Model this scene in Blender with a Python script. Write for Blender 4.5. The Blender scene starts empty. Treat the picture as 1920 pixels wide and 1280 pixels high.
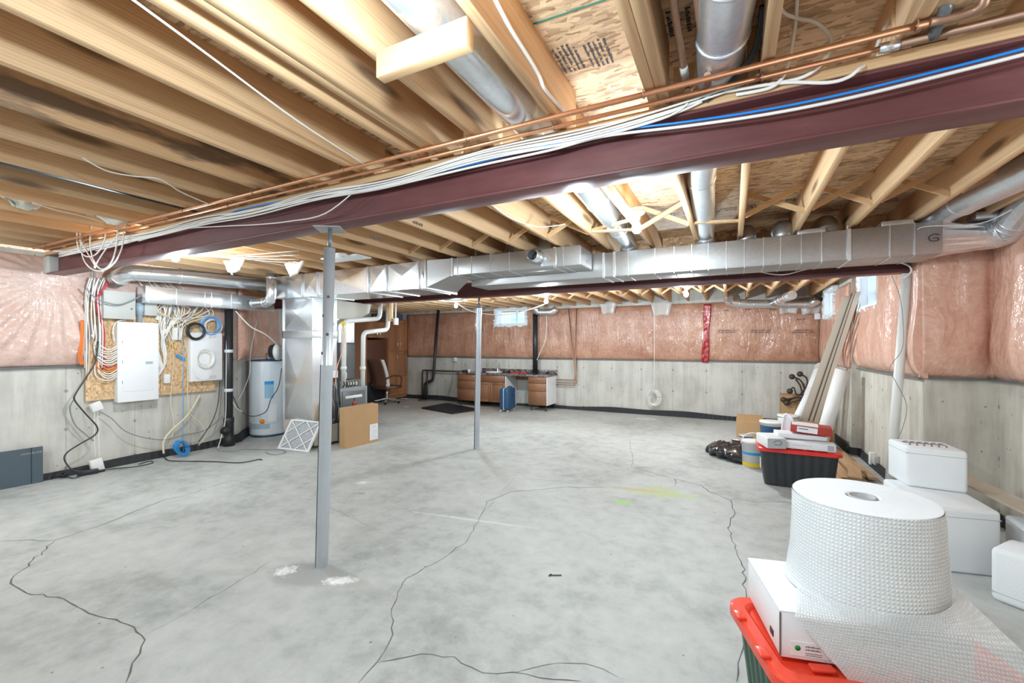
import bpy, bmesh, math, random
from mathutils import Vector, Matrix, noise
random.seed(7)
PI = math.pi
S = bpy.context.scene
COL = S.collection

# ------------------------------------------------------------------ camera, world, lights, exposure
F_PX, CX, CY, YAW, EYE = 815.0, 960.0, 646.0, math.radians(26.75), 1.42
FW = Vector((-math.sin(YAW), math.cos(YAW), 0)); RT = Vector((math.cos(YAW), math.sin(YAW), 0))
cam = bpy.data.cameras.new('camera'); camo = bpy.data.objects.new('camera', cam); COL.objects.link(camo)
camo.location = (0, 0, EYE); camo.rotation_euler = (PI / 2, 0, YAW)
cam.sensor_width = 36; cam.lens = F_PX / 1920 * 36; cam.shift_y = 6 / 1920.0
cam.clip_start = 0.05
S.camera = camo
S.view_settings.view_transform = 'Standard'; S.view_settings.look = 'None'
S.view_settings.gamma = 1; S.view_settings.use_curve_mapping = False
S.view_settings.exposure = 0.85
S.cycles.max_bounces = 10; S.cycles.diffuse_bounces = 6; S.cycles.glossy_bounces = 4
S.cycles.transparent_max_bounces = 12
S.cycles.sample_clamp_indirect = 6
S.cycles.use_denoising = True
W = bpy.data.worlds.new('daylight'); S.world = W; W.use_nodes = True
W.node_tree.nodes['Background'].inputs[0].default_value = (0.86, 0.93, 1, 1)
W.node_tree.nodes['Background'].inputs[1].default_value = 2.2

def bulb_light(x, y, z, power, color=(0.75, 0.905, 1.0), r=0.05):
    l = bpy.data.lights.new('bulb_light', 'POINT'); l.energy = power; l.color = color; l.shadow_soft_size = r
    o = bpy.data.objects.new('bulb_light', l); COL.objects.link(o); o.location = (x, y, z)
    return o
# (x, y, z of bulb, watts) - bulbs and added fill lamps in plain holders under the joists
BULBS_SEEN = [(-0.60, 3.13, 2.23, 36), (-4.62, 2.30, 2.26, 44), (-0.56, 6.55, 2.03, 74), (-2.66, 6.55, 2.14, 54)]
BULBS_HIDDEN_AND_FILL = [(-0.67, 0.60, 2.27, 42), (-4.3, -1.2, 2.2, 34), (0.9, -1.0, 2.2, 15), (-1.7, -1.5, 2.2, 6), (-5.2, 0.2, 2.2, 38), (1.3, 1.6, 2.25, 7), (-4.4, 6.5, 2.13, 36), (-0.70, 2.17, 2.25, 12)]  # includes unseen bulbs added as fill light behind and beside the camera

# ------------------------------------------------------------------ pixel -> point on a known plane
def PX(px, py, x=None, y=None, z=None):
    r = FW + RT * ((px - CX) / F_PX) + Vector((0, 0, (CY - py) / F_PX))
    if x is not None: t = x / r.x
    elif y is not None: t = y / r.y
    else: t = (z - EYE) / r.z
    return Vector((0, 0, EYE)) + r * t

# ------------------------------------------------------------------ materials
def new_mat(name):
    m = bpy.data.materials.new(name); m.use_nodes = True
    nt = m.node_tree; b = nt.nodes['Principled BSDF']
    return m, nt, b
def nd(nt, t, **kw):
    n = nt.nodes.new(t)
    for k, v in kw.items():
        if k.startswith('i_'):
            n.inputs[k[2:].replace('_', ' ')].default_value = v
        else: setattr(n, k, v)
    return n
def lk(nt, a, b): nt.links.new(a, b)
def ramp(nt, fac, stops, interp='LINEAR'):
    r = nt.nodes.new('ShaderNodeValToRGB'); r.color_ramp.interpolation = interp
    e = r.color_ramp.elements
    while len(e) < len(stops): e.new(0.5)
    for i, (p, c) in enumerate(stops):
        e[i].position = p
        e[i].color = (c, c, c, 1) if isinstance(c, (int, float)) else (*c, 1)
    lk(nt, fac, r.inputs[0]); return r.outputs[0]
def mixc(nt, fac, a, b, mode='MIX'):
    m = nt.nodes.new('ShaderNodeMix'); m.data_type = 'RGBA'; m.blend_type = mode
    for s, v in ((0, fac), (6, a), (7, b)):
        if hasattr(v, 'is_output') or hasattr(v, 'links'): lk(nt, v, m.inputs[s])
        elif s == 0: m.inputs[s].default_value = v
        else: m.inputs[s].default_value = (*v, 1)
    return m.outputs[2]
def mth(nt, op, a, b=None, c=None):
    m = nt.nodes.new('ShaderNodeMath'); m.operation = op
    for i, v in enumerate((a, b, c)):
        if v is None: continue
        if hasattr(v, 'links'): lk(nt, v, m.inputs[i])
        else: m.inputs[i].default_value = v
    return m.outputs[0]
def coords(nt, kind='Object', scale=(1, 1, 1), rot=(0, 0, 0), offset_random=0):
    if kind == 'World':
        o = nt.nodes.new('ShaderNodeNewGeometry').outputs['Position']
    else:
        o = nt.nodes.new('ShaderNodeTexCoord').outputs['Object']
    if offset_random:
        oi = nt.nodes.new('ShaderNodeObjectInfo')
        v = nt.nodes.new('ShaderNodeVectorMath'); v.operation = 'SCALE'; lk(nt, oi.outputs['Random'], v.inputs[3])
        v.inputs[0].default_value = (17 * offset_random, 9 * offset_random, 31 * offset_random)
        a = nt.nodes.new('ShaderNodeVectorMath'); a.operation = 'ADD'; lk(nt, o, a.inputs[0]); lk(nt, v.outputs[0], a.inputs[1]); o = a.outputs[0]
    m = nt.nodes.new('ShaderNodeMapping'); m.inputs['Scale'].default_value = scale; m.inputs['Rotation'].default_value = rot
    lk(nt, o, m.inputs[0]); return m.outputs[0]
def noi(nt, vec, scale=5, detail=4, rough=0.5, dist=0.0):
    n = nt.nodes.new('ShaderNodeTexNoise'); n.inputs['Scale'].default_value = scale; n.inputs['Detail'].default_value = detail
    n.inputs['Roughness'].default_value = rough; n.inputs['Distortion'].default_value = dist
    if vec is not None: lk(nt, vec, n.inputs['Vector'])
    return n.outputs['Fac']
def bump(nt, h, strength=0.3, dist=0.01, inp=None, b=None):
    n = nt.nodes.new('ShaderNodeBump'); n.inputs['Strength'].default_value = strength; n.inputs['Distance'].default_value = dist
    lk(nt, h, n.inputs['Height'])
    if inp is not None: lk(nt, n.outputs[0], inp)
    return n.outputs[0]
def plain(name, col, rough=0.6, metal=0.0, coat=0.0, vary=0.06, bumps=0.0, bscale=40, spec=None, alpha=None, trans=0.0):
    m, nt, b = new_mat(name)
    if vary:
        f = noi(nt, coords(nt), 6, 3)
        c = mixc(nt, f, tuple(max(0, x * (1 - vary)) for x in col), tuple(min(1, x * (1 + vary)) for x in col))
        lk(nt, c, b.inputs['Base Color'])
    else: b.inputs['Base Color'].default_value = (*col, 1)
    b.inputs['Roughness'].default_value = rough; b.inputs['Metallic'].default_value = metal
    b.inputs['Coat Weight'].default_value = coat
    b.inputs['Transmission Weight'].default_value = trans
    if alpha is not None: b.inputs['Alpha'].default_value = alpha
    if bumps: bump(nt, noi(nt, coords(nt), bscale, 3), bumps, 0.004, b.inputs['Normal'])
    return m
def wood(name, axis, light, dark, stain=False, rough=0.65, knots=True):
    m, nt, b = new_mat(name)
    sc = {'X': (0.6, 17, 17), 'Y': (17, 0.6, 17), 'Z': (17, 17, 0.6)}[axis]
    v = coords(nt, scale=sc, offset_random=1)
    g = noi(nt, v, 3.2, 6, 0.6, 0.6)
    w = nt.nodes.new('ShaderNodeTexWave'); w.wave_type = 'RINGS'; w.rings_direction = {'X': 'X', 'Y': 'Y', 'Z': 'Z'}[axis]
    w.inputs['Scale'].default_value = 1.6; w.inputs['Distortion'].default_value = 7; w.inputs['Detail'].default_value = 3; lk(nt, v, w.inputs['Vector'])
    f = mth(nt, 'ADD', mth(nt, 'MULTIPLY', g, 0.8), mth(nt, 'MULTIPLY', w.outputs['Fac'], 0.2))
    c = ramp(nt, f, [(0.22, tuple((d * 2 + l) / 3 for d, l in zip(dark, light))), (0.55, light), (0.85, tuple(min(1, x * 1.08) for x in light))])
    if knots:
        kv = coords(nt, scale={'X': (1.1, 6, 6), 'Y': (6, 1.1, 6), 'Z': (6, 6, 1.1)}[axis], offset_random=1)
        vo = nt.nodes.new('ShaderNodeTexVoronoi'); vo.inputs['Scale'].default_value = 1.0; lk(nt, kv, vo.inputs['Vector'])
        k = ramp(nt, vo.outputs['Distance'], [(0.10, 1), (0.20, 0)])
        c = mixc(nt, mth(nt, 'MULTIPLY', k, 0.75), c, (0.10, 0.045, 0.022))
    oi = nt.nodes.new('ShaderNodeObjectInfo')
    hs = nt.nodes.new('ShaderNodeHueSaturation'); lk(nt, c, hs.inputs['Color'])
    lk(nt, mth(nt, 'MULTIPLY_ADD', oi.outputs['Random'], 0.22, 0.88), hs.inputs['Value'])
    c = hs.outputs[0]
    if stain:
        sv = coords(nt, 'World', scale=(1, 0.9, 5))
        sm = ramp(nt, noi(nt, sv, 2.2, 5, 0.6), [(0.46, 0), (0.58, 1)])
        c = mixc(nt, mth(nt, 'MULTIPLY', sm, 0.75), c, (0.10, 0.075, 0.07))
    lk(nt, c, b.inputs['Base Color']); b.inputs['Roughness'].default_value = rough
    bump(nt, f, 0.15, 0.003, b.inputs['Normal'])
    return m
M = {}
LJ, DJ = (0.72, 0.475, 0.265), (0.46, 0.27, 0.135)
M['joist'] = wood('fir_joist', 'Y', LJ, DJ)
M['joist_stain'] = wood('fir_joist_stained', 'Y', (0.60, 0.38, 0.2), DJ, stain=True)
M['wood_x'] = wood('fir_plate', 'X', (0.66, 0.43, 0.23), DJ)
M['wood_z'] = wood('fir_stud', 'Z', (0.72, 0.48, 0.26), DJ)
M['plank'] = wood('planks', 'Y', (0.52, 0.34, 0.19), (0.28, 0.17, 0.09))
M['maple'] = wood('cabinet_maple', 'Z', (0.40, 0.18, 0.085), (0.30, 0.125, 0.055), knots=False, rough=0.4)
M['maple_x'] = wood('cabinet_maple_cross', 'X', (0.40, 0.18, 0.085), (0.30, 0.125, 0.055), knots=False, rough=0.4)
M['walnut'] = wood('cabinet_brown', 'Z', (0.27, 0.125, 0.065), (0.20, 0.085, 0.045), knots=False, rough=0.4)
M['walnut_x'] = wood('cabinet_brown_cross', 'X', (0.27, 0.125, 0.065), (0.20, 0.085, 0.045), knots=False, rough=0.4)

def osb(name, light, dark, axis_scale=(1, 1, 1)):
    m, nt, b = new_mat(name)
    cs = []
    for i, (sc, rot) in enumerate((((13, 62, 30), 0.35), ((16, 70, 30), -0.45), ((12, 56, 30), 1.1))):
        v = coords(nt, 'World', scale=tuple(a * c for a, c in zip(sc, axis_scale)), rot=(0, 0, rot))
        dn = nt.nodes.new('ShaderNodeTexNoise'); dn.inputs['Scale'].default_value = 14; dn.inputs['Detail'].default_value = 3; lk(nt, coords(nt, 'World'), dn.inputs['Vector'])
        va = nt.nodes.new('ShaderNodeVectorMath'); va.operation = 'MULTIPLY_ADD'; lk(nt, dn.outputs['Color'], va.inputs[0]); va.inputs[1].default_value = (1.6, 2.6, 1.6); lk(nt, v, va.inputs[2])
        d = nt.nodes.new('ShaderNodeTexVoronoi'); lk(nt, va.outputs[0], d.inputs['Vector']); d.inputs['Scale'].default_value = 1
        cs.append((d.outputs['Color'], d.outputs['Distance']))
    sel = nt.nodes.new('ShaderNodeTexVoronoi'); sel.inputs['Scale'].default_value = 9; lk(nt, coords(nt, 'World'), sel.inputs['Vector'])
    sx = nt.nodes.new('ShaderNodeSeparateColor'); lk(nt, sel.outputs['Color'], sx.inputs[0])
    c = mixc(nt, ramp(nt, sx.outputs[0], [(0.4, 0), (0.42, 1)]), cs[0][0], cs[1][0])
    c = mixc(nt, ramp(nt, sx.outputs[1], [(0.6, 0), (0.62, 1)]), c, cs[2][0])
    s2 = nt.nodes.new('ShaderNodeSeparateColor'); lk(nt, c, s2.inputs[0])
    col = ramp(nt, s2.outputs[0], [(0.0, dark), (0.35, tuple((a * 2 + d) / 3 for a, d in zip(light, dark))), (0.7, light), (1.0, tuple(min(1, a * 1.15) for a in light))])
    lk(nt, col, b.inputs['Base Color']); b.inputs['Roughness'].default_value = 0.75
    bump(nt, s2.outputs[1], 0.4, 0.004, b.inputs['Normal'])
    return m
M['osb'] = osb('osb_subfloor', (0.66, 0.46, 0.28), (0.30, 0.17, 0.08))
M['osb_wall'] = osb('osb_backboard', (0.72, 0.50, 0.29), (0.45, 0.27, 0.13), (1, 1, 1))

def concrete_wall(name, axis, light=(0.60, 0.585, 0.54), dark=(0.44, 0.425, 0.385), off=0.0, sp=0.61):
    m, nt, b = new_mat(name)
    pos = nt.nodes.new('ShaderNodeNewGeometry').outputs['Position']
    sp_ = nt.nodes.new('ShaderNodeSeparateXYZ'); lk(nt, pos, sp_.inputs[0])
    u = sp_.outputs[axis]; z = sp_.outputs[2]
    st = coords(nt, 'World', scale=(7, 7, 0.8))
    f = mth(nt, 'ADD', mth(nt, 'MULTIPLY', noi(nt, coords(nt, 'World'), 2.2, 6, 0.6), 0.5), mth(nt, 'MULTIPLY', noi(nt, st, 1.6, 5, 0.65), 0.5))
    c = ramp(nt, f, [(0.36, dark), (0.56, light), (0.8, tuple(min(1, x * 1.08) for x in light))])
    us = mth(nt, 'DIVIDE', mth(nt, 'ADD', u, 100 * sp + off), sp)
    fr = mth(nt, 'ABSOLUTE', mth(nt, 'SUBTRACT', mth(nt, 'FRACT', us), 0.5))
    wob = mth(nt, 'MULTIPLY', noi(nt, coords(nt, 'World'), 9, 2), 0.012)
    line = ramp(nt, mth(nt, 'ADD', fr, wob), [(0.004, 1), (0.016, 0)])
    zf = mth(nt, 'ABSOLUTE', mth(nt, 'SUBTRACT', mth(nt, 'FRACT', mth(nt, 'MULTIPLY_ADD', z, 2.4, 0.3)), 0.5))
    d2 = mth(nt, 'SQRT', mth(nt, 'ADD', mth(nt, 'POWER', mth(nt, 'MULTIPLY', fr, sp), 2), mth(nt, 'POWER', mth(nt, 'DIVIDE', zf, 2.4), 2)))
    tie = ramp(nt, mth(nt, 'ADD', d2, mth(nt, 'MULTIPLY', noi(nt, coords(nt, 'World'), 40, 2), 0.012)), [(0.016, 1), (0.03, 0)])
    c = mixc(nt, mth(nt, 'MULTIPLY', line, 0.6), c, (0.16, 0.155, 0.14))
    c = mixc(nt, mth(nt, 'MULTIPLY', tie, 0.6), c, (0.14, 0.13, 0.115))
    pv = nt.nodes.new('ShaderNodeTexVoronoi'); pv.inputs['Scale'].default_value = 9; lk(nt, coords(nt, 'World'), pv.inputs['Vector'])
    c = mixc(nt, ramp(nt, pv.outputs['Distance'], [(0.05, 0.7), (0.09, 0)]), c, (0.12, 0.115, 0.1))
    lk(nt, c, b.inputs['Base Color']); b.inputs['Roughness'].default_value = 0.85
    bump(nt, f, 0.2, 0.01, b.inputs['Normal'])
    return m
M['conc_x'] = concrete_wall('concrete_wall_x', 0, off=0.12)
M['conc_y'] = concrete_wall('concrete_wall_y', 1, off=0.1)
M['conc_side'] = concrete_wall('concrete_wall_side', 1, off=0.35, light=(0.60, 0.57, 0.50), dark=(0.43, 0.40, 0.35), sp=0.42)

def floor_mat():
    m, nt, b = new_mat('concrete_slab')
    w = coords(nt, 'World')
    f = mth(nt, 'ADD', mth(nt, 'MULTIPLY', noi(nt, w, 0.9, 6, 0.62, 0.4), 0.55), mth(nt, 'MULTIPLY', noi(nt, w, 7, 6, 0.7), 0.45))
    c = ramp(nt, f, [(0.36, (0.30, 0.315, 0.305)), (0.5, (0.455, 0.472, 0.464)), (0.64, (0.55, 0.565, 0.555))])
    pos = nt.nodes.new('ShaderNodeNewGeometry').outputs['Position']
    def blob(cx, cy, rx, ry, ang, col, amt, nscale=6, edge=(0.45, 0.9), warp=0.7):
        nonlocal c
        mp = nt.nodes.new('ShaderNodeMapping'); mp.vector_type = 'TEXTURE'
        mp.inputs['Location'].default_value = (cx, cy, 0); mp.inputs['Rotation'].default_value = (0, 0, ang); mp.inputs['Scale'].default_value = (rx, ry, 1)
        lk(nt, pos, mp.inputs[0])
        ln = nt.nodes.new('ShaderNodeVectorMath'); ln.operation = 'LENGTH'; lk(nt, mp.outputs[0], ln.inputs[0])
        d = mth(nt, 'ADD', ln.outputs['Value'], mth(nt, 'MULTIPLY', mth(nt, 'SUBTRACT', noi(nt, w, nscale, 5, 0.75), 0.5), warp * 2.4))
        k = ramp(nt, d, [(edge[0], amt), (edge[1], 0)])
        c = mixc(nt, k, c, col)
    # dirt near the back left, patch round the post foot with white scuffs, marking paint, rust spots
    blob(-5.9, 8.0, 2.6, 1.5, 0.0, (0.36, 0.30, 0.24), 0.5, 1.5, (0.3, 1.2))
    blob(-2.34, 1.84, 0.30, 0.17, 0.3, (0.33, 0.34, 0.34), 0.75, 9, (0.7, 1.1), 0.3)
    blob(-2.50, 1.80, 0.10, 0.09, 0.3, (0.85, 0.86, 0.88), 0.9, 26, (0.3, 0.8), 1.0)
    blob(-2.10, 1.87, 0.13, 0.06, 0.5, (0.88, 0.89, 0.9), 0.95, 26, (0.4, 0.9), 0.9)
    blob(-0.62, 4.36, 0.50, 0.13, 0.12, (0.42, 0.55, 0.24), 0.75, 11, (0.35, 0.95), 0.9)
    blob(-0.60, 4.42, 0.22, 0.26, 0.0, (0.44, 0.52, 0.26), 0.6, 13, (0.35, 0.9), 0.9)
    blob(-0.78, 4.36, 0.36, 0.06, 0.12, (0.62, 0.36, 0.20), 0.6, 19, (0.3, 0.8), 1.1)
    blob(-0.87, 3.95, 0.11, 0.07, 0.2, (0.30, 0.62, 0.14), 0.8, 14, (0.35, 0.95), 0.7)
    blob(-1.83, 1.02, 0.05, 0.12, -0.7, (0.36, 0.20, 0.08), 0.7, 22, (0.25, 0.8), 1.1)
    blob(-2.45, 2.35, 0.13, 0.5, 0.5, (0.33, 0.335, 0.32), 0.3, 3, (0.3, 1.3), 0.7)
    blob(-3.4, 3.3, 0.10, 0.08, 0.2, (0.78, 0.79, 0.8), 0.8, 25, (0.2, 0.7), 1.1)
    blob(-3.16, 3.06, 0.07, 0.04, 0.2, (0.25, 0.26, 0.27), 0.7, 18, (0.3, 0.8), 1.0)
    blob(-1.9, 3.0, 0.9, 0.03, 0.15, (0.76, 0.77, 0.78), 0.5, 12, (0.2, 0.8), 0.5)
    pv = nt.nodes.new('ShaderNodeTexVoronoi'); pv.inputs['Scale'].default_value = 7; lk(nt, w, pv.inputs['Vector'])
    c = mixc(nt, ramp(nt, mth(nt, 'ADD', pv.outputs['Distance'], mth(nt, 'MULTIPLY', noi(nt, w, 30, 3), 0.06)), [(0.062, 0.75), (0.082, 0)]), c, (0.12, 0.12, 0.115))
    c = mixc(nt, ramp(nt, noi(nt, coords(nt, 'World', scale=(1.3, 6, 1), rot=(0, 0, .5)), 5, 6, 0.75), [(0.62, 0), (0.78, 0.5)]), c, (0.70, 0.71, 0.71))
    lk(nt, c, b.inputs['Base Color'])
    lk(nt, ramp(nt, f, [(0.3, 0.5), (0.7, 0.68)]), b.inputs['Roughness'])
    bump(nt, f, 0.12, 0.01, b.inputs['Normal'])
    return m
M['floor'] = floor_mat()
M['crack'] = plain('crack_dark', (0.13, 0.13, 0.12), 0.9, vary=0.3)

def insul(name, light, dark, stretch, coat=0.8, sc=1.0):
    m, nt, b = new_mat(name)
    w = coords(nt, 'World')
    f = mth(nt, 'ADD', mth(nt, 'MULTIPLY', noi(nt, w, 2.0, 6, 0.6, 0.5), 0.5), mth(nt, 'MULTIPLY', noi(nt, w, 14, 6, 0.7, 1.2), 0.5))
    c = ramp(nt, f, [(0.33, dark), (0.5, tuple((a + d) / 2 for a, d in zip(light, dark))), (0.66, light)])
    lk(nt, c, b.inputs['Base Color']); b.inputs['Roughness'].default_value = 0.6
    b.inputs['Coat Weight'].default_value = coat; b.inputs['Coat Roughness'].default_value = 0.09; b.inputs['Coat IOR'].default_value = 1.55
    h = mth(nt, 'ADD', noi(nt, coords(nt, 'World', scale=stretch), 3.0 * sc, 4, 0.6, 1.3), mth(nt, 'MULTIPLY', noi(nt, w, 11 * sc, 3, 0.5, 1.0), 0.25))
    bump(nt, h, 0.9, 0.05, b.inputs['Coat Normal'])
    bump(nt, h, 0.35, 0.04, b.inputs['Normal'])
    return m
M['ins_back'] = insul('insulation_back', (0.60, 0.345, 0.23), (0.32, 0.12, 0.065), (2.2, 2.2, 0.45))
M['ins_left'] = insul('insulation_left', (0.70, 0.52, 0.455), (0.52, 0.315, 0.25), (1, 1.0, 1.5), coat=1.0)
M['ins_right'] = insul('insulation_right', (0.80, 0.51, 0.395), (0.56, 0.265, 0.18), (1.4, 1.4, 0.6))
def metal(name, col, rough, spangle=0.06, dirt=None, bscale=3, bstr=0.08):
    m, nt, b = new_mat(name)
    v = nt.nodes.new('ShaderNodeTexVoronoi'); v.inputs['Scale'].default_value = 70; lk(nt, coords(nt), v.inputs['Vector'])
    s = nt.nodes.new('ShaderNodeSeparateColor'); lk(nt, v.outputs['Color'], s.inputs[0])
    f = mth(nt, 'ADD', mth(nt, 'MULTIPLY', s.outputs[0], 0.5), mth(nt, 'MULTIPLY', noi(nt, coords(nt), 2.5, 4), 0.5))
    lk(nt, ramp(nt, f, [(0.2, tuple(x * (1 - spangle) for x in col)), (0.8, tuple(min(1, x * (1 + spangle)) for x in col))]), b.inputs['Base Color'])
    b.inputs['Metallic'].default_value = 0.85
    lk(nt, ramp(nt, noi(nt, coords(nt), 2.2, 3), [(0.3, rough * 0.9), (0.7, rough * 1.15)]), b.inputs['Roughness'])
    bump(nt, noi(nt, coords(nt), bscale, 1), bstr, 0.02, b.inputs['Normal'])
    return m
M['galv'] = metal('galvanised_steel', (0.74, 0.77, 0.80), 0.34)
M['galv_bright'] = metal('galvanised_bright', (0.82, 0.85, 0.88), 0.24)
M['galv_dull'] = metal('galvanised_dull', (0.44, 0.435, 0.43), 0.42)
M['galv_post'] = plain('galvanised_post', (0.50, 0.55, 0.60), 0.35, metal=0.45, vary=0.12)
M['copper'] = metal('copper', (0.66, 0.33, 0.18), 0.42)
M['copper_old'] = metal('copper_old', (0.42, 0.26, 0.18), 0.5)
M['chrome'] = metal('chrome', (0.85, 0.86, 0.88), 0.15, 0.02)
def beam_mat():
    m, nt, b = new_mat('red_primer_steel')
    v = coords(nt, 'World', scale=(0.6, 4, 4))
    f = noi(nt, v, 4, 6, 0.65)
    c = ramp(nt, f, [(0.3, (0.105, 0.030, 0.032)), (0.6, (0.155, 0.052, 0.052)), (0.8, (0.22, 0.095, 0.09))])
    s = ramp(nt, noi(nt, coords(nt, 'World', scale=(1, 3, 3)), 7, 6, 0.8), [(0.66, 0), (0.74, 0.35)])
    c = mixc(nt, s, c, (0.50, 0.36, 0.32))
    lk(nt, c, b.inputs['Base Color']); b.inputs['Roughness'].default_value = 0.45
    return m
M['beam'] = beam_mat()
M['white'] = plain('white_paint', (0.82, 0.83, 0.85), 0.4, vary=0.02)
M['white_plastic'] = plain('white_plastic', (0.80, 0.80, 0.79), 0.35, vary=0.03)
M['pvc'] = plain('white_pvc', (0.80, 0.80, 0.77), 0.35, vary=0.05)
M['cream'] = plain('cream_plastic', (0.74, 0.68, 0.50), 0.45, vary=0.05)
M['cable_w'] = plain('white_cable', (0.80, 0.78, 0.74), 0.4, vary=0.05)
M['cable_y'] = plain('yellowed_cable', (0.72, 0.65, 0.45), 0.45, vary=0.05)
M['cable_b'] = plain('blue_cable', (0.015, 0.24, 0.72), 0.35, vary=0.05)
M['cable_bl'] = plain('light_blue_cable', (0.18, 0.40, 0.72), 0.4, vary=0.1)
M['cable_k'] = plain('black_cable', (0.03, 0.032, 0.036), 0.4, vary=0.1)
M['cable_g'] = plain('grey_cable', (0.22, 0.24, 0.26), 0.45, vary=0.1)
M['cable_r'] = plain('red_cable', (0.50, 0.03, 0.05), 0.4, vary=0.05)
M['cable_o'] = plain('orange_cable', (0.80, 0.19, 0.02), 0.4, vary=0.05)
M['green_line'] = plain('green_cable', (0.0, 0.14, 0.09), 0.5, vary=0.05)
M['black'] = plain('black_plastic', (0.022, 0.024, 0.028), 0.38, vary=0.1)
M['black_matte'] = plain('black_rubber', (0.022, 0.023, 0.026), 0.7, vary=0.1, bumps=0.3, bscale=60)
M['dark_panel'] = plain('charcoal_panel', (0.075, 0.105, 0.13), 0.35, vary=0.05)
M['grey_box'] = plain('grey_paint', (0.50, 0.50, 0.47), 0.5, vary=0.04)
M['grey_dark'] = plain('dark_grey_paint', (0.13, 0.14, 0.145), 0.3, vary=0.04)
M['grey_mid'] = plain('mid_grey_paint', (0.24, 0.26, 0.275), 0.35, vary=0.04)
M['grey_pvc'] = plain('grey_conduit', (0.36, 0.45, 0.52), 0.4, vary=0.04)
M['heater'] = plain('heater_white', (0.70, 0.77, 0.83), 0.3, vary=0.02)
M['heater_dark'] = plain('heater_blue_black', (0.03, 0.07, 0.13), 0.4, vary=0.05)
M['blue'] = plain('blue_print', (0.03, 0.30, 0.68), 0.4, vary=0.05)
M['blue_lt'] = plain('light_blue_print', (0.30, 0.52, 0.72), 0.4, vary=0.05)
M['orange'] = plain('orange_print', (0.88, 0.27, 0.02), 0.4, vary=0.05)
M['yellow'] = plain('yellow_print', (0.80, 0.55, 0.03), 0.4, vary=0.05)
M['siding'] = plain('pale_siding', (0.42, 0.60, 0.72), 0.6, vary=0.03)
M['green'] = plain('green_sticker', (0.01, 0.26, 0.07), 0.5, vary=0.05)
M['red'] = plain('red_plastic', (0.72, 0.035, 0.03), 0.33, vary=0.05)
M['red_orange'] = plain('red_orange_plastic', (0.80, 0.065, 0.03), 0.3, vary=0.05)
M['red_tape'] = plain('red_tape', (0.36, 0.002, 0.005), 0.3, vary=0.25, bumps=0.4, bscale=18, coat=0.2)
M['red_carton'] = plain('red_carton', (0.42, 0.04, 0.03), 0.5, vary=0.05)
M['tote_black'] = plain('tote_black', (0.030, 0.033, 0.038), 0.35, vary=0.1)
M['tote_green'] = plain('tote_green', (0.035, 0.085, 0.055), 0.35, vary=0.1)
M['paper'] = plain('white_carton', (0.80, 0.815, 0.845), 0.55, vary=0.02)
M['paper_grey'] = plain('grey_label', (0.42, 0.43, 0.45), 0.6, vary=0.03)
M['foam'] = plain('white_foam', (0.80, 0.835, 0.86), 0.75, vary=0.03, bumps=0.25, bscale=120)
M['foam_top'] = plain('scuffed_foam', (0.70, 0.66, 0.64), 0.8, vary=0.08, bumps=0.25, bscale=120)
M['card'] = plain('cardboard', (0.50, 0.31, 0.155), 0.75, vary=0.08)
M['card_dark'] = plain('cardboard_edge', (0.36, 0.21, 0.10), 0.8, vary=0.08)
M['ink'] = plain('black_ink', (0.03, 0.03, 0.035), 0.7, vary=0)
M['ink_soft'] = plain('faded_ink', (0.16, 0.12, 0.11), 0.8, vary=0)
M['leather'] = plain('brown_leather', (0.13, 0.055, 0.032), 0.4, vary=0.15, bumps=0.2, bscale=30)
M['leather_w'] = plain('cream_leather', (0.72, 0.71, 0.68), 0.45, vary=0.06, bumps=0.2, bscale=30)
M['navy'] = plain('navy_shell', (0.022, 0.075, 0.16), 0.33, vary=0.06)
M['iron'] = plain('bronze_iron', (0.075, 0.055, 0.045), 0.5, metal=0.4, vary=0.2)
M['sheet_plastic'] = plain('clear_sheet', (0.85, 0.84, 0.82), 0.12, vary=0.03, alpha=0.45, bumps=0.8, bscale=9)
M['glove'] = plain('wax_paper_insulation', (0.76, 0.76, 0.68), 0.6, vary=0.1, bumps=0.5, bscale=20)
M['bag'] = plain('black_bag', (0.018, 0.019, 0.022), 0.16, vary=0.2, bumps=1.0, bscale=14, coat=0.5)
M['panel_beige'] = plain('beige_panel', (0.55, 0.47, 0.38), 0.6, vary=0.06)
M['panel_edge'] = plain('panel_edge', (0.16, 0.11, 0.08), 0.7, vary=0.1)
M['beige_metal'] = plain('beige_duct', (0.50, 0.46, 0.39), 0.45, vary=0.08)
M['frost'] = plain('window_frame_white', (0.80, 0.88, 0.95), 0.4, vary=0.02)
M['dark_glass'] = plain('dark_gap', (0.03, 0.04, 0.05), 0.5, vary=0)
def glass_mat():
    m, nt, b = new_mat('window_glass'); nt.nodes.remove(b)
    tr = nt.nodes.new('ShaderNodeBsdfTransparent'); tr.inputs[0].default_value = (0.93, 0.96, 1, 1)
    gl = nt.nodes.new('ShaderNodeBsdfGlossy'); gl.inputs['Roughness'].default_value = 0.05
    mx = nt.nodes.new('ShaderNodeMixShader'); mx.inputs[0].default_value = 0.06
    lk(nt, tr.outputs[0], mx.inputs[1]); lk(nt, gl.outputs[0], mx.inputs[2]); lk(nt, mx.outputs[0], nt.nodes['Material Output'].inputs[0])
    return m
M['glass'] = glass_mat()
def emit(name, col, s):
    m, nt, b = new_mat(name); b.inputs['Emission Color'].default_value = (*col, 1); b.inputs['Emission Strength'].default_value = s
    b.inputs['Base Color'].default_value = (0.9, 0.9, 0.9, 1); return m
M['bulb'] = emit('lit_bulb', (0.95, 0.97, 1), 12)
M['bulb_off'] = plain('frosted_bulb', (0.85, 0.85, 0.88), 0.3)
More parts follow.
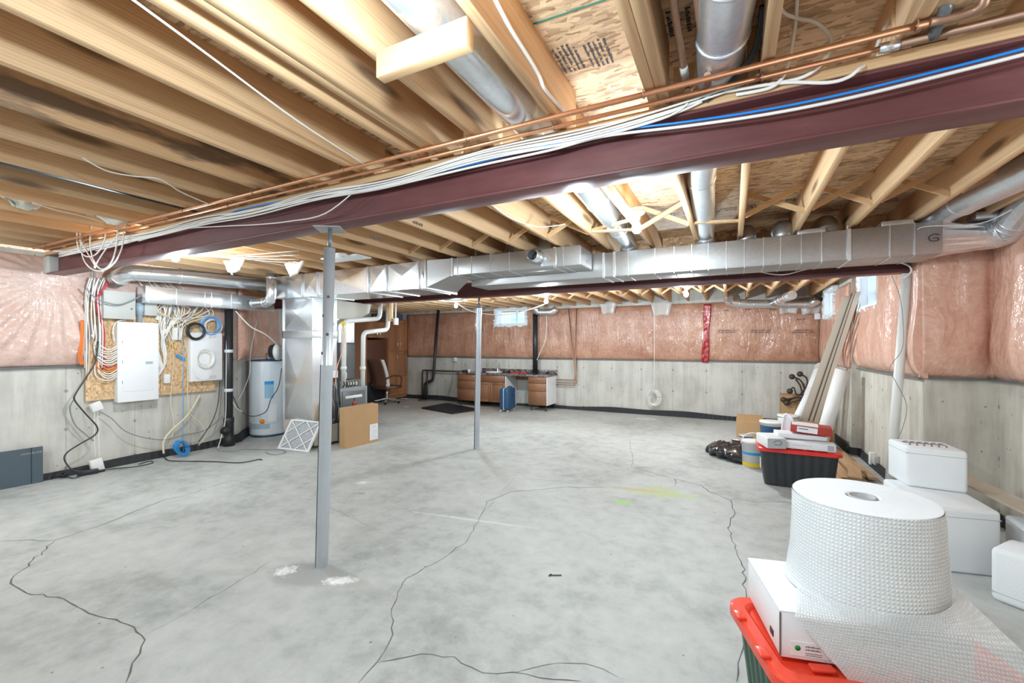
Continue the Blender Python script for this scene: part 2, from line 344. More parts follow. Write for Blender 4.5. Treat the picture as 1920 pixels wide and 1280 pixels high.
def granite():
    m, nt, b = new_mat('dark_marbled_laminate')
    f = noi(nt, coords(nt), 9, 6, 0.7, 2.5)
    c = ramp(nt, f, [(0.38, (0.02, 0.018, 0.02)), (0.5, (0.10, 0.06, 0.055)), (0.56, (0.42, 0.38, 0.38)), (0.62, (0.05, 0.035, 0.035))])
    lk(nt, c, b.inputs['Base Color']); b.inputs['Roughness'].default_value = 0.2; return m
M['granite'] = granite()
def bubble(name, alpha, scale=58):
    m, nt, b = new_mat(name)
    tc = nt.nodes.new('ShaderNodeTexCoord'); mp = nt.nodes.new('ShaderNodeMapping'); mp.inputs['Scale'].default_value = (1, 1, 1)
    lk(nt, tc.outputs['UV'], mp.inputs[0])
    v = nt.nodes.new('ShaderNodeTexVoronoi'); v.inputs['Scale'].default_value = scale; v.inputs['Randomness'].default_value = 0.12; lk(nt, mp.outputs[0], v.inputs['Vector'])
    h = ramp(nt, v.outputs['Distance'], [(0.12, 1), (0.42, 0)])
    lk(nt, mixc(nt, h, (0.70, 0.75, 0.78), (0.90, 0.93, 0.95)), b.inputs['Base Color'])
    b.inputs['Roughness'].default_value = 0.22
    bump(nt, h, 0.55, 0.004, b.inputs['Normal'])
    if alpha < 1:
        lk(nt, ramp(nt, h, [(0, alpha), (1, min(1, alpha + 0.25))]), b.inputs['Alpha'])
    return m
M['bubble'] = bubble('bubble_wrap_roll', 1.0, 84)
M['bubble_sheet'] = bubble('bubble_wrap_sheet', 0.66, 84)

# ------------------------------------------------------------------ mesh building
def catmull(pts, n=6):
    P = [Vector(p) for p in pts]
    if len(P) < 3 or n <= 1: return P
    out = []
    for i in range(len(P) - 1):
        a, b, c, d = P[max(i - 1, 0)], P[i], P[i + 1], P[min(i + 2, len(P) - 1)]
        for k in range(n):
            t = k / n
            out.append(0.5 * ((2 * b) + (c - a) * t + (2 * a - 5 * b + 4 * c - d) * t * t + (3 * b - a - 3 * c + d) * t ** 3))
    out.append(P[-1]); return out
def round_corners(pts, r, n=5):
    P = [Vector(p) for p in pts]; out = [P[0]]
    for i in range(1, len(P) - 1):
        a, b, c = P[i - 1], P[i], P[i + 1]
        u, v = (a - b), (c - b); q = min(r, u.length * 0.49, v.length * 0.49)
        s, e = b + u.normalized() * q, b + v.normalized() * q
        for k in range(n + 1):
            t = k / n; out.append(s * (1 - t) ** 2 + b * 2 * t * (1 - t) + e * t * t)
    out.append(P[-1]); return out
class MB:
    def __init__(s): s.bm = bmesh.new(); s.uv = None
    def face(s, vs, mi=0, smooth=False):
        try: f = s.bm.faces.new(vs)
        except ValueError: return None
        f.material_index = mi; f.smooth = smooth; return f
    def v(s, p): return s.bm.verts.new(p)
    def hexa(s, p, mi=0):      # 8 points: bottom 4 ccw, top 4 ccw
        v = [s.v(q) for q in p]
        for q in ((3, 2, 1, 0), (4, 5, 6, 7), (0, 1, 5, 4), (1, 2, 6, 5), (2, 3, 7, 6), (3, 0, 4, 7)): s.face([v[i] for i in q], mi)
        return s
    def box(s, x0, x1, y0, y1, z0, z1, mi=0):
        return s.hexa([(x0, y0, z0), (x1, y0, z0), (x1, y1, z0), (x0, y1, z0), (x0, y0, z1), (x1, y0, z1), (x1, y1, z1), (x0, y1, z1)], mi)
    def rbox(s, x0, x1, y0, y1, z0, z1, r=0.01, mi=0, seg=2):
        t = bmesh.new(); m = MB.__new__(MB); m.bm = t; m.box(x0, x1, y0, y1, z0, z1, mi)
        bmesh.ops.bevel(t, geom=list(t.edges), offset=r, segments=seg, profile=0.5, affect='EDGES')
        s.absorb(t, Matrix(), mi, True); return s
    def absorb(s, t, mat, mi=0, smooth=False):
        mp = {}
        for v in t.verts: mp[v] = s.bm.verts.new(mat @ v.co)
        for f in t.faces:
            try: g = s.bm.faces.new([mp[v] for v in f.verts]); g.material_index = f.material_index if mi is None else mi; g.smooth = smooth
            except ValueError: pass
        t.free()
    def obox(s, c, size, rot=None, mi=0, r=0.0, seg=2):
        t = bmesh.new(); m = MB.__new__(MB); m.bm = t; a, b, d = (q / 2 for q in size); m.box(-a, a, -b, b, -d, d, mi)
        if r: bmesh.ops.bevel(t, geom=list(t.edges), offset=r, segments=seg, profile=0.5, affect='EDGES')
        R = rot if rot is not None else Matrix()
        s.absorb(t, Matrix.Translation(Vector(c)) @ R.to_4x4(), mi, bool(r)); return s
    def bar(s, a, b, w, h, up=(0, 0, 1), mi=0):
        a, b = Vector(a), Vector(b); d = (b - a); L = d.length; d.normalize(); u = Vector(up)
        sx = d.cross(u).normalized(); u = sx.cross(d).normalized()
        R = Matrix((sx, d, u)).transposed()
        return s.obox((a + b) / 2, (w, L, h), R, mi)
    def prism(s, poly, d, mi=0, smooth=False):     # poly of 3-D points, extruded by vector d
        d = Vector(d); a = [s.v(Vector(p)) for p in poly]; b = [s.v(Vector(p) + d) for p in poly]
        s.face(a[::-1], mi); s.face(b, mi)
        for i in range(len(a)):
            j = (i + 1) % len(a); s.face([a[i], a[j], b[j], b[i]], mi, smooth)
        return s
    def tube(s, pts, r, seg=8, n=6, cap=True, mi=0, smooth=True, rfun=None):
        P = catmull(pts, n) if n > 1 else [Vector(p) for p in pts]
        Q = [P[0]]
        for p in P[1:]:
            if (p - Q[-1]).length > 1e-5: Q.append(p)
        P = Q
        if len(P) < 2: return s
        t0 = (P[1] - P[0]).normalized(); nrm = t0.orthogonal().normalized(); rings = []
        for i, p in enumerate(P):
            t = ((P[min(i + 1, len(P) - 1)] - P[max(i - 1, 0)])).normalized()
            nrm = (nrm - t * nrm.dot(t))
            if nrm.length < 1e-6: nrm = t.orthogonal()
            nrm.normalize(); bn = t.cross(nrm)
            rr = rfun(i / (len(P) - 1)) if rfun else r
            rings.append([s.v(p + (nrm * math.cos(2 * PI * k / seg) + bn * math.sin(2 * PI * k / seg)) * rr) for k in range(seg)])
        for i in range(len(rings) - 1):
            for k in range(seg):
                s.face([rings[i][k], rings[i][(k + 1) % seg], rings[i + 1][(k + 1) % seg], rings[i + 1][k]], mi, smooth)
        if cap: s.face(rings[0][::-1], mi); s.face(rings[-1], mi)
        return s
    def cyl(s, a, b, r, r2=None, seg=20, mi=0, smooth=True, cap=True):
        return s.tube([a, b], r, seg, 1, cap, mi, smooth, rfun=(lambda t: r + ((r2 if r2 is not None else r) - r) * t))
    def lathe(s, prof, c, axis=(0, 0, 1), seg=24, mi=0, smooth=True, cap=True):   # prof: [(r, h)]
        ax = Vector(axis).normalized(); u = ax.orthogonal().normalized(); w = ax.cross(u); c = Vector(c); rings = []
        for r, h in prof:
            rings.append([s.v(c + ax * h + (u * math.cos(2 * PI * k / seg) + w * math.sin(2 * PI * k / seg)) * max(r, 1e-4)) for k in range(seg)])
        for i in range(len(rings) - 1):
            for k in range(seg): s.face([rings[i][k], rings[i][(k + 1) % seg], rings[i + 1][(k + 1) % seg], rings[i + 1][k]], mi, smooth)
        if cap: s.face(rings[0][::-1], mi); s.face(rings[-1], mi)
        return s
    def ball(s, c, r, mi=0, sc=(1, 1, 1), sub=2):
        t = bmesh.new(); bmesh.ops.create_icosphere(t, subdivisions=sub, radius=r)
        s.absorb(t, Matrix.Translation(Vector(c)) @ Matrix.Diagonal((*sc, 1)), mi, True); return s
    def grid(s, fn, nu, nv, mi=0, smooth=True, skip=None, uv=False):
        G = [[s.v(fn(i / nu, j / nv)) for i in range(nu + 1)] for j in range(nv + 1)]
        lay = s.bm.loops.layers.uv.verify() if uv else None
        for j in range(nv):
            for i in range(nu):
                if skip and skip((i + .5) / nu, (j + .5) / nv): continue
                f = s.face([G[j][i], G[j][i + 1], G[j + 1][i + 1], G[j + 1][i]], mi, smooth)
                if f and lay:
                    for lp, (a, b) in zip(f.loops, ((i, j), (i + 1, j), (i + 1, j + 1), (i, j + 1))): lp[lay].uv = (a / nu * uv[0], b / nv * uv[1])
        return G
    def thick(s, fn, nu, nv, d, mi=0, smooth=True):   # grid with real thickness d (vector)
        d = Vector(d); A = s.grid(fn, nu, nv, mi, smooth); B = s.grid(lambda a, b: Vector(fn(a, b)) + d, nu, nv, mi, smooth)
        rim = [(A[0][i], B[0][i]) for i in range(nu + 1)] + [(A[j][nu], B[j][nu]) for j in range(1, nv + 1)] + [(A[nv][i], B[nv][i]) for i in range(nu - 1, -1, -1)] + [(A[j][0], B[j][0]) for j in range(nv - 1, 0, -1)]
        for k in range(len(rim)):
            a, b = rim[k], rim[(k + 1) % len(rim)]; s.face([a[0], b[0], b[1], a[1]], mi)
        return s
    def build(s, name, mats, parent=None, normals=True):
        if normals: bmesh.ops.recalc_face_normals(s.bm, faces=list(s.bm.faces))
        vs = s.bm.verts
        if parent is not None: org = world_loc(parent)
        else:
            xs = [v.co.x for v in vs]; ys = [v.co.y for v in vs]; zs = [v.co.z for v in vs]
            org = Vector(((min(xs) + max(xs)) / 2, (min(ys) + max(ys)) / 2, min(zs)))
        for v in vs: v.co -= org
        me = bpy.data.meshes.new(name); s.bm.to_mesh(me); s.bm.free()
        for m in (mats if isinstance(mats, (list, tuple)) else [mats]): me.materials.append(M[m] if isinstance(m, str) else m)
        o = bpy.data.objects.new(name, me); COL.objects.link(o)
        if parent is not None: o.parent = parent
        else: o.location = org
        return o
def world_loc(o):
    p = Vector(o.location)
    while o.parent is not None: o = o.parent; p += Vector(o.location)
    return p
def tag(o, label, cat, group=None, kind=None):
    o['label'] = label; o['category'] = cat
    if group: o['group'] = group
    if kind: o['kind'] = kind
    return o
def thing(name, label, cat, loc, group=None):
    o = bpy.data.objects.new(name, None); COL.objects.link(o); o.location = loc; o.empty_display_size = 0.1
    return tag(o, label, cat, group)
def struct(o, label=None):
    o['kind'] = 'structure'
    if label: o['label'] = label
    return o
def cable(name, label, pts, r, mat, cat='cable', group=None, n=6, seg=6):
    return tag(MB().tube(pts, r, seg, n).build(name, mat), label, cat, group)

def scribble(mb, o, u, v, nrm, w, h, rows, fill=0.8, gh=None, seed=1, mi=0):
    """rows of unreadable printed marks, on the plane o + u*a + v*b"""
    rd = random.Random(seed); o, u, v, nrm = Vector(o), Vector(u).normalized(), Vector(v).normalized(), Vector(nrm).normalized()
    rh = h / rows
    for r in range(rows):
        a = 0
        while a < w:
            cw = rh * rd.uniform(0.25, 0.5)
            if rd.random() < fill:
                bh = rh * rd.uniform(0.3, 0.62)
                p = o + u * a + v * (r * rh + rh * 0.1) + nrm * 0.0008
                q = [p, p + u * cw, p + u * cw + v * bh, p + v * bh]
                mb.face([mb.v(x) for x in q], mi)
            a += cw * 1.35
    return mb

# ================================================================== THE SETTING
# floor with its cracks in one mesh
fl = MB(); fl.box(-8.9, 2.3, -2.3, 9.5, -0.12, 0.0)
rc = random.Random(3)
def crack(px, w, w2=None, jit=0.012):
    P = [PX(a, b, z=0) for a, b in px]; Q = []
    for a, b in zip(P, P[1:]):
        n = max(2, int((b - a).length / 0.05))
        for k in range(n):
            p = a.lerp(b, k / n); d = (b - a).normalized(); s = Vector((-d.y, d.x, 0))
            Q.append(p + s * rc.uniform(-jit, jit))
    Q.append(P[-1]); prev = None
    for i, p in enumerate(Q):
        d = (Q[min(i + 1, len(Q) - 1)] - Q[max(i - 1, 0)]).normalized(); s = Vector((-d.y, d.x, 0)); ww = w * rc.uniform(0.35, 1.0) / 2
        if i in (0, len(Q) - 1): ww = w * 0.1
        c = [fl.v((p.x + s.x * ww, p.y + s.y * ww, 0.0012)), fl.v((p.x - s.x * ww, p.y - s.y * ww, 0.0012))]
        if prev: fl.face([prev[0], prev[1], c[1], c[0]], 1)
        prev = c
crack([(0, 1014), (60, 1012), (100, 1013), (190, 985), (235, 966), (300, 940), (370, 922), (420, 905), (470, 895)], 0.006)
crack([(100, 1013), (78, 1040), (60, 1045), (50, 1062), (20, 1087), (42, 1108), (90, 1118), (130, 1128), (165, 1150), (200, 1160), (240, 1170), (268, 1190), (262, 1225), (236, 1280)], 0.009)
crack([(670, 1280), (712, 1240), (733, 1190), (738, 1130), (762, 1083), (830, 1047), (880, 1010), (903, 965), (912, 940), (960, 922), (1060, 913), (1140, 914)], 0.006)
crack([(1385, 1280), (1388, 1245), (1402, 1190), (1396, 1130), (1394, 1060), (1372, 1010), (1366, 985), (1377, 960), (1370, 938), (1330, 921), (1312, 908), (1262, 897)], 0.008)
crack([(1262, 897), (1220, 885), (1184, 874), (1187, 860), (1183, 845), (1181, 825)], 0.006)
crack([(712, 1240), (790, 1226), (850, 1233), (905, 1258), (960, 1262), (1090, 1277)], 0.006)
crack([(960, 1262), (1020, 1248), (1100, 1243), (1160, 1270)], 0.004)
crack([(268, 1190), (330, 1160), (395, 1120), (450, 1090), (510, 1050)], 0.003)
crack([(370, 922), (378, 914), (405, 902), (600, 940), (700, 990)], 0.003)
crack([(903, 965), (965, 895), (1180, 915)], 0.003)
crack([(1366, 935), (1420, 941), (1480, 940)], 0.004)
crack([(100, 937), (160, 925), (218, 903)], 0.003)
crack([(470, 895), (520, 872), (560, 868)], 0.003)
crack([(1262, 910), (1268, 903), (1264, 897)], 0.012)
struct(fl.build('floor', ['floor', 'crack']), 'pale grey cracked concrete slab floor')

LZ = 1.19
# left wall, a 45 degree jog, and the far left wall
w = MB()
w.box(-6.75, -6.45, -2.3, 3.87, 0, 2.39)
w.prism([(-6.45, 3.87, 0), (-8.40, 5.82, 0), (-8.7, 5.82, 0), (-8.7, 3.87, 0)], (0, 0, 2.39))
w.box(-8.7, -8.40, 5.82, 9.45, 0, 2.5)
struct(w.build('wall_left', 'conc_y'), 'board-marked concrete foundation wall on the left')
# back wall with a window hole
BW = 9.15
wx0, wx1, wz0, wz1 = -5.02, -4.24, 1.88, 2.26
w = MB()
w.box(-8.7, wx0, BW, BW + .28, 0, 2.5); w.box(wx1, 1.75, BW, BW + .28, 0, 2.5)
w.box(wx0, wx1, BW, BW + .28, 0, wz0); w.box(wx0, wx1, BW, BW + .28, wz1, 2.5)
struct(w.build('wall_back', 'conc_x'), 'board-marked concrete foundation wall at the back')
# right wall in three steps, two window holes
RXF, RXM, RXN, YJ, YK = 1.40, 1.50, 1.93, 7.05, 4.95
fy0, fy1 = 7.85, 8.55; my0, my1 = 6.05, 6.85; rz0, rz1 = 1.87, 2.27
w = MB()
for a, b, c in ((YJ, fy0, RXF), (fy1, BW + .28, RXF), (YK + .3, my0, RXM), (my1, YJ, RXM)): w.box(c, c + .3, a, b, 0, 2.6)
for a, b, c in ((fy0, fy1, RXF), (my0, my1, RXM)):
    w.box(c, c + .3, a, b, 0, rz0); w.box(c, c + .3, a, b, rz1, 2.6)
w.box(RXM, 2.25, YK, YK + .3, 0, 2.6)
w.box(RXN, RXN + .3, -2.3, YK, 0, 2.6)
struct(w.build('wall_right', 'conc_side'), 'stepped concrete foundation wall on the right')
struct(MB().box(-6.75, 2.25, -2.3, -2.05, 0, 2.6).build('wall_front', 'conc_x'), 'concrete foundation wall behind the viewpoint')
# subfloor over everything
c = MB(); c.box(-8.9, 2.3, -2.3, 5.16, 2.62, 2.66); c.box(-8.9, 2.3, 5.16, 9.5, 2.49, 2.53); c.box(-8.9, 2.3, 5.15, 5.17, 2.49, 2.66)
struct(c.build('ceiling', 'osb'), 'strand board subfloor above the joists')
c = MB(); c.box(-8.9, 2.3, BW + .2, BW + .26, 2.2, 2.5); c.box(2.2, 2.26, -2.3, 9.5, 2.35, 2.62)
struct(c.build('trim_1', 'wood_x'), 'rim boards at the joist ends')

# black dimple sheet at the foot of the walls
def membrane(name, pts, h, label):
    mb = MB(); rd = random.Random(5); top = []; bot = []
    P = [Vector((*p, 0)) for p in pts]; Q = []
    for a, b in zip(P, P[1:]):
        n = max(2, int((b - a).length / 0.04))
        for k in range(n): Q.append(a.lerp(b, k / n))
    Q.append(P[-1])
    for off in (0, 1):
        pass
    prev = None
    for i, p in enumerate(Q):
        d = (Q[min(i + 1, len(Q) - 1)] - Q[max(i - 1, 0)]).normalized(); nrm = Vector((d.y, -d.x, 0))
        hh = h * (1 + 0.25 * math.sin(i * 0.045) + 0.12 * math.sin(i * 0.17 + 1)); dd = 0.028 + (0.008 if i % 2 else 0)
        c = [mb.v(p + nrm * 0.004), mb.v(p + nrm * (dd + .02)), mb.v(p + nrm * dd + Vector((0, 0, hh))), mb.v(p + nrm * 0.006 + Vector((0, 0, hh)))]
        if prev:
            for k in range(3): mb.face([prev[k], c[k], c[k + 1], prev[k + 1]], 0)
        prev = c
    return struct(mb.build(name, 'black_matte'), label)
membrane('baseboard_left', [(-6.45, -2), (-6.45, 3.87), (-8.40, 5.82), (-8.4, 9.1)], 0.10, 'black dimpled membrane strip along the foot of the left wall')
membrane('baseboard_back', [(-8.35, BW), (1.40, BW)], 0.085, 'black dimpled membrane strip along the foot of the back wall')
membrane('baseboard_right', [(RXF, BW), (RXF, YJ), (RXM, YJ), (RXM, YK), (RXN, YK), (RXN, -2)], 0.075, 'black dimpled membrane strip along the foot of the right wall')

# insulation blankets under clear sheet
def blanket(name, label, p0, p1, z0, z1, depth, seams, mat, holes=(), sag=0.03, seed=1, fan=None, nz=34, dens=26, pin_ends=True):
    """p0->p1 with the room on the left hand side of the direction"""
    a, b = Vector((*p0, 0)), Vector((*p1, 0)); L = (b - a).length; d = (b - a).normalized(); n = Vector((-d.y, d.x, 0))
    nu = max(8, int(L * dens)); nv = nz
    def fn(u, v):
        x = u * L; z = z0 + (z1 - z0) * v
        s = min([abs(x - q) for q in seams] + ([x, L - x] if pin_ends else []))
        pin = 1 - math.exp(-(s / 0.07))
        e = min(1, v / 0.10) ** 0.5 * min(1, (1 - v) / 0.08) ** 0.5 if v > 0 else 0
        bul = depth * (0.35 + 0.65 * pin) * max(0, e) + sag * pin * math.exp(-((v - 0.22) / 0.2) ** 2)
        q = a + d * x
        wr = noise.noise(Vector((q.x * 5 + q.y * 5, z * 1.3, seed))) * 0.016 + noise.noise(Vector((q.x * 12 + q.y * 12, z * 3, seed + 9))) * 0.006
        if fan:
            fx, fz = fan; ang = math.atan2(z - fz, x - fx); rr = math.hypot(z - fz, x - fx)
            wr += 0.022 * math.sin(ang * 30 + 3 * noise.noise(Vector((ang * 3, rr, 1)))) * min(1, rr / 0.3) * math.exp(-rr / 1.6)
        z += 0.012 * noise.noise(Vector((q.x * 2 + q.y * 2, 0, seed))) * (1 if v < .05 else 0)
        return q + n * (0.012 + bul + wr * max(0.15, e)) + Vector((0, 0, z))
    mb = MB()
    hs = lambda u, v: any(h[0] < u * L < h[1] and h[2] < z0 + (z1 - z0) * v < h[3] for h in holes)
    G = mb.grid(fn, nu, nv, 0, True, skip=hs)
    rim = G[0] + [r[-1] for r in G[1:]] + G[-1][::-1][1:] + [r[0] for r in G[::-1][1:-1]]
    bk = []
    for v_ in rim:
        co = v_.co.copy(); t = (co - a).dot(n); bk.append(mb.v(co - n * (t - 0.004)))
    for k in range(len(rim)):
        k2 = (k + 1) % len(rim); mb.face([rim[k], bk[k], bk[k2], rim[k2]], 0)
    bmesh.ops.delete(mb.bm, geom=[v_ for v_ in mb.bm.verts if not v_.link_faces], context='VERTS')
    return tag(mb.build(name, mat), label, 'insulation')
iL = blanket('insulation_blanket', 'pink insulation under shiny clear plastic on the left wall, left of the wiring board', (-6.45, 2.24), (-6.45, -2.0), LZ, 2.34, 0.045, [2.6], 'ins_left', fan=(0.28, 2.13), seed=3, dens=40, nz=50)
blanket('insulation_blanket', 'dull pink insulation on the left wall behind the wiring board', (-6.45, 3.86), (-6.45, 2.26), LZ, 2.34, 0.01, [0.6, 1.1], 'ins_left', sag=0, seed=4)
blanket('insulation_blanket', 'brownish pink insulation on the angled wall behind the water heater', (-8.38, 5.80), (-6.46, 3.88), LZ, 2.34, 0.08, [1.5, 2.1], 'ins_right', seed=5)
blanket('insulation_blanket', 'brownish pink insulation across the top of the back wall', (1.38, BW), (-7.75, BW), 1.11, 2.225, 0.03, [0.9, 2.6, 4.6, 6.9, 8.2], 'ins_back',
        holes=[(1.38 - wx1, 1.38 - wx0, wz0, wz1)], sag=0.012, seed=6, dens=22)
blanket('insulation_blanket', 'pink insulation on the far right wall round the small foam-edged window', (RXF, YJ + .02), (RXF, BW - .06), 1.11, 2.24, 0.03, [0.5], 'ins_right', holes=[(fy0 - YJ - .02, fy1 - YJ - .02, rz0, rz1)], seed=7)
blanket('insulation_blanket', 'pink insulation with a deep fold on the right wall round the nearer window', (RXM, YK - .06), (RXM, YJ), 1.13, 2.38, 0.06, [0.72, 2.05], 'ins_right', holes=[(my0 - YK + .06, my1 - YK + .06, rz0, rz1)], seed=8, sag=0.035, pin_ends=False)
blanket('insulation_blanket', 'bulging pink insulation facing forward beside the white pipe', (RXN - .01, YK), (RXM - .05, YK), 1.14, 2.38, 0.06, [0.03], 'ins_right', seed=9, dens=60, pin_ends=False)
blanket('insulation_blanket', 'shiny pink insulation on the near right wall above the foam boxes', (RXN, -2.0), (RXN, YK - .02), 1.14, 2.38, 0.05, [1.2, 2.6, 4.4, 6.3], 'ins_right', seed=10, sag=0.03)
# printed marks on the sheeting
mk = MB(); i0 = 0
for px in (1360, 1423, 1500):
    p = PX(px - 15, 624, y=BW - .062); scribble(mk, p, (1, 0, 0), (0, 0, 1), (0, -1, 0), 0.30, 0.07, 2, 0.9, seed=px)
for px, py in ((1360, 580), (1398, 579), (1444, 579), (1498, 597)):
    p = PX(px - 4, py + 3, y=BW - .062); scribble(mk, p, (1, 0, 0), (0, 0, 1), (0, -1, 0), 0.10, 0.05, 1, 0.7, seed=px)
struct(mk.build('trim_2', 'ink_soft'), 'rows of faded black print on the back wall sheeting')
# red tape strip
def tapefn(u, v):
    p = PX(1326.5, 570, y=BW - .075).lerp(PX(1322, 679, y=BW - .075), 1 - v)
    return p + Vector(((u - .5) * (.115 + .02 * math.sin(v * 9)), -.012 * noise.noise(Vector((u * 3, v * 14, 4))) - .01 * abs(u - .5), 0))
t = MB(); t.thick(tapefn, 6, 40, (0, 0.004, 0)); tag(t.build('red_tape_strip', 'red_tape'), 'wide glossy red tape strip down the back wall insulation', 'tape')
# sheet batten where plastic meets concrete
for nm, a, b in (('trim_3', (-7.7, BW - .035, 1.105), (1.36, BW - .035, 1.105)), ('trim_4', (-6.42, -2, LZ - .005), (-6.42, 2.2, LZ - .005)), ('trim_5', (RXM - .04, YK, 1.125), (RXM - .04, YJ, 1.115)), ('trim_6', (RXN - .04, -2, 1.135), (RXN - .04, YK, 1.135)), ('trim_7', (-6.46, 3.84, LZ - .005), (-8.36, 5.74, LZ - .005)), ('trim_8', (RXM, YK - .04, 1.135), (RXN, YK - .04, 1.135))):
    struct(MB().bar(a, b, 0.02, 0.016).build(nm, 'grey_dark'), 'dark seal line where the plastic sheet meets the concrete')

# windows
def window(nm, axis, a0, a1, z0, z1, plane, label, wrap_seed, depth_dir=1, wrapw=.045, mull=0.62):
    e = bpy.data.objects.new(nm, None); COL.objects.link(e); struct(e, label)
    def P(a, dpt, z): return Vector((a, plane + dpt * depth_dir, z)) if axis == 'x' else Vector((plane + dpt * depth_dir, a, z))
    e.location = P((a0 + a1) / 2, .12, z0)
    def bx(mb, a, b, d0, d1, c, d, mi=0):
        p, q = P(a, d0, c), P(b, d1, d); mb.box(min(p.x, q.x), max(p.x, q.x), min(p.y, q.y), max(p.y, q.y), c, d, mi)
    f = MB(); t = .03
    bx(f, a0, a0 + t, .02, .20, z0, z1); bx(f, a1 - t, a1, .02, .20, z0, z1); bx(f, a0 + t, a1 - t, .02, .20, z0, z0 + t); bx(f, a0 + t, a1 - t, .02, .20, z1 - t, z1)
    f.build('window_frame', 'frost', e)
    s = MB(); m = a0 + (a1 - a0) * mull
    bx(s, m - .02, m + .02, .10, .15, z0 + t, z1 - t); bx(s, a0 + t, a0 + t + .025, .11, .14, z0 + t, z1 - t); bx(s, a1 - t - .025, a1 - t, .11, .14, z0 + t, z1 - t)
    bx(s, a0 + t, a1 - t, .11, .14, z0 + t, z0 + t + .02)
    s.build('sash', 'frost', e)
    g = MB(); bx(g, a0 + t, a1 - t, .122, .126, z0 + t, z1 - t); g.build('pane', 'glass', e)
    # torn white sheet and foam round the opening
    rd = random.Random(wrap_seed); wr = MB(); n = 60
    per = [(a0, z0), (a1, z0), (a1, z1), (a0, z1), (a0, z0)]; inn = []; out = []
    for k in range(4):
        for j in range(n // 4):
            tt = j / (n // 4); x = per[k][0] * (1 - tt) + per[k + 1][0] * tt; z = per[k][1] * (1 - tt) + per[k + 1][1] * tt
            cx, cz = (a0 + a1) / 2, (z0 + z1) / 2
            ox = (x - cx); oz = (z - cz)
            kx = 1 + rd.uniform(0.5, 1.5) * wrapw / (a1 - a0) * 2; kz = 1 + rd.uniform(0.4, 1.6) * wrapw / (z1 - z0) * 1.6
            inn.append((cx + ox * .95, cz + oz * .9)); out.append((cx + ox * kx, cz + min(oz * kz, (z1 - z0) / 2 + .03)))
    A = [wr.v(P(x, .03, z)) for x, z in inn]; B = [wr.v(P(x, -.058 + rd.uniform(-.012, .006), z)) for x, z in inn]; C = [wr.v(P(x, -.072 + rd.uniform(-.01, .01), z)) for x, z in out]; D = [wr.v(P(x, -.005, z)) for x, z in out]
    for i in range(len(A)):
        j = (i + 1) % len(A)
        for u, v_ in ((A, B), (B, C), (C, D)): wr.face([u[i], u[j], v_[j], v_[i]], 0, False)
    wr.build('window_wrap', 'foam', e)
    return e
window('window_1', 'x', wx0, wx1, wz0, wz1, BW, 'white basement window at the back with torn white wrap', 2)
window('window_2', 'y', fy0, fy1, rz0, rz1, RXF, 'small foam-edged window on the far right wall', 4, wrapw=.05)
window('window_3', 'y', my0, my1, rz0, rz1, RXM, 'bright window on the right wall beside the white pipe', 5, wrapw=.05)
# what stands outside the back window: pale siding and a railing
struct(MB().box(-9, 2.5, BW + .3, 13, 1.5, 1.6).build('ground', 'conc_x'), 'ground outside the back wall')
o = MB()
for i in range(6): o.box(-7.6, -2.6, 11.6, 11.65, 1.6 + i * .13, 1.6 + i * .13 + .122)
tag(o.build('house_siding', 'siding'), 'pale blue siding seen through the back window', 'siding')
o = MB()
for i in range(12): o.box(-6.6 + i * .07, -6.58 + i * .07, 11.4, 11.42, 1.6, 2.72)
o.box(-6.65, -5.7, 11.4, 11.43, 2.72, 2.75)
tag(o.build('deck_railing', 'white'), 'white deck railing seen through the back window', 'railing')

# ================================================================== BEAMS, POSTS, JOISTS
def ibeam(x0, x1, y0, y1, z0, z1, name, label):
    ym = (y0 + y1) / 2; t = .013; mb = MB()
    mb.rbox(x0, x1, y0, y1, z0, z0 + t, .003); mb.rbox(x0, x1, y0, y1, z1 - t, z1, .003); mb.box(x0, x1, ym - .005, ym + .005, z0 + t, z1 - t)
    return tag(mb.build(name, 'beam'), label, 'beam')
ibeam(-6.56, 2.05, 1.865, 2.005, 2.157, 2.352, 'steel_beam', 'near dark red steel beam crossing the whole room under the joists')
ibeam(-7.4, 1.60, 5.01, 5.15, 2.062, 2.262, 'steel_beam', 'far dark red steel beam beyond the long duct')
tag(MB().rbox(-6.4, 2.0, 1.86, 2.01, 2.353, 2.393, .004).build('sill_plate', 'wood_x'), 'pale wooden plate lying on top of the near red beam', 'wooden plate')
# torn insulation tuft and mortar where the near beam enters the wall
pk = MB(); pk.rbox(-6.45, -6.30, 1.85, 2.02, 2.165, 2.345, .02)
tag(pk.build('mortar_plug', 'grey_box'), 'rough grey mortar packed round the left end of the near beam', 'mortar')

JZ, JT, JB = 2.395, 2.62, 0.038
def joist(x, y0, y1, label, grp, z0=JZ, z1=JT, mat='joist', w=JB):
    mb = MB(); mb.rbox(x, x + w, y0, y1, z0, z1, .002, seg=1)
    return tag(mb.build('floor_joist', mat), label, 'joist', grp)
ordn = ['first', 'second', 'third', 'fourth', 'fifth', 'sixth', 'seventh', 'eighth', 'ninth', 'tenth', 'eleventh', 'twelfth', 'thirteenth', 'fourteenth', 'fifteenth', 'sixteenth', 'seventeenth', 'eighteenth', 'nineteenth', 'twentieth', 'twenty-first', 'twenty-second', 'twenty-third', 'twenty-fourth', 'twenty-fifth', 'twenty-sixth', 'twenty-seventh', 'twenty-eighth']
G1, G2, G3 = 'joists in front of the near beam', 'joists between the two red beams', 'joists beyond the far red beam'
fx = [-.699, -1.095, -1.335, -1.375, -1.482, -1.894, -2.274, -2.665, -3.073, -3.48, -3.885, -4.29, -4.69, -5.10, -5.50, -5.91, -6.30]
lab1 = {3: 'pale wooden joist before the near beam, left ply of the tight pair', 2: 'pale wooden joist before the near beam, right ply of the tight pair', 8 - 1: 'knotty wooden joist before the near beam with long black mould stains'}
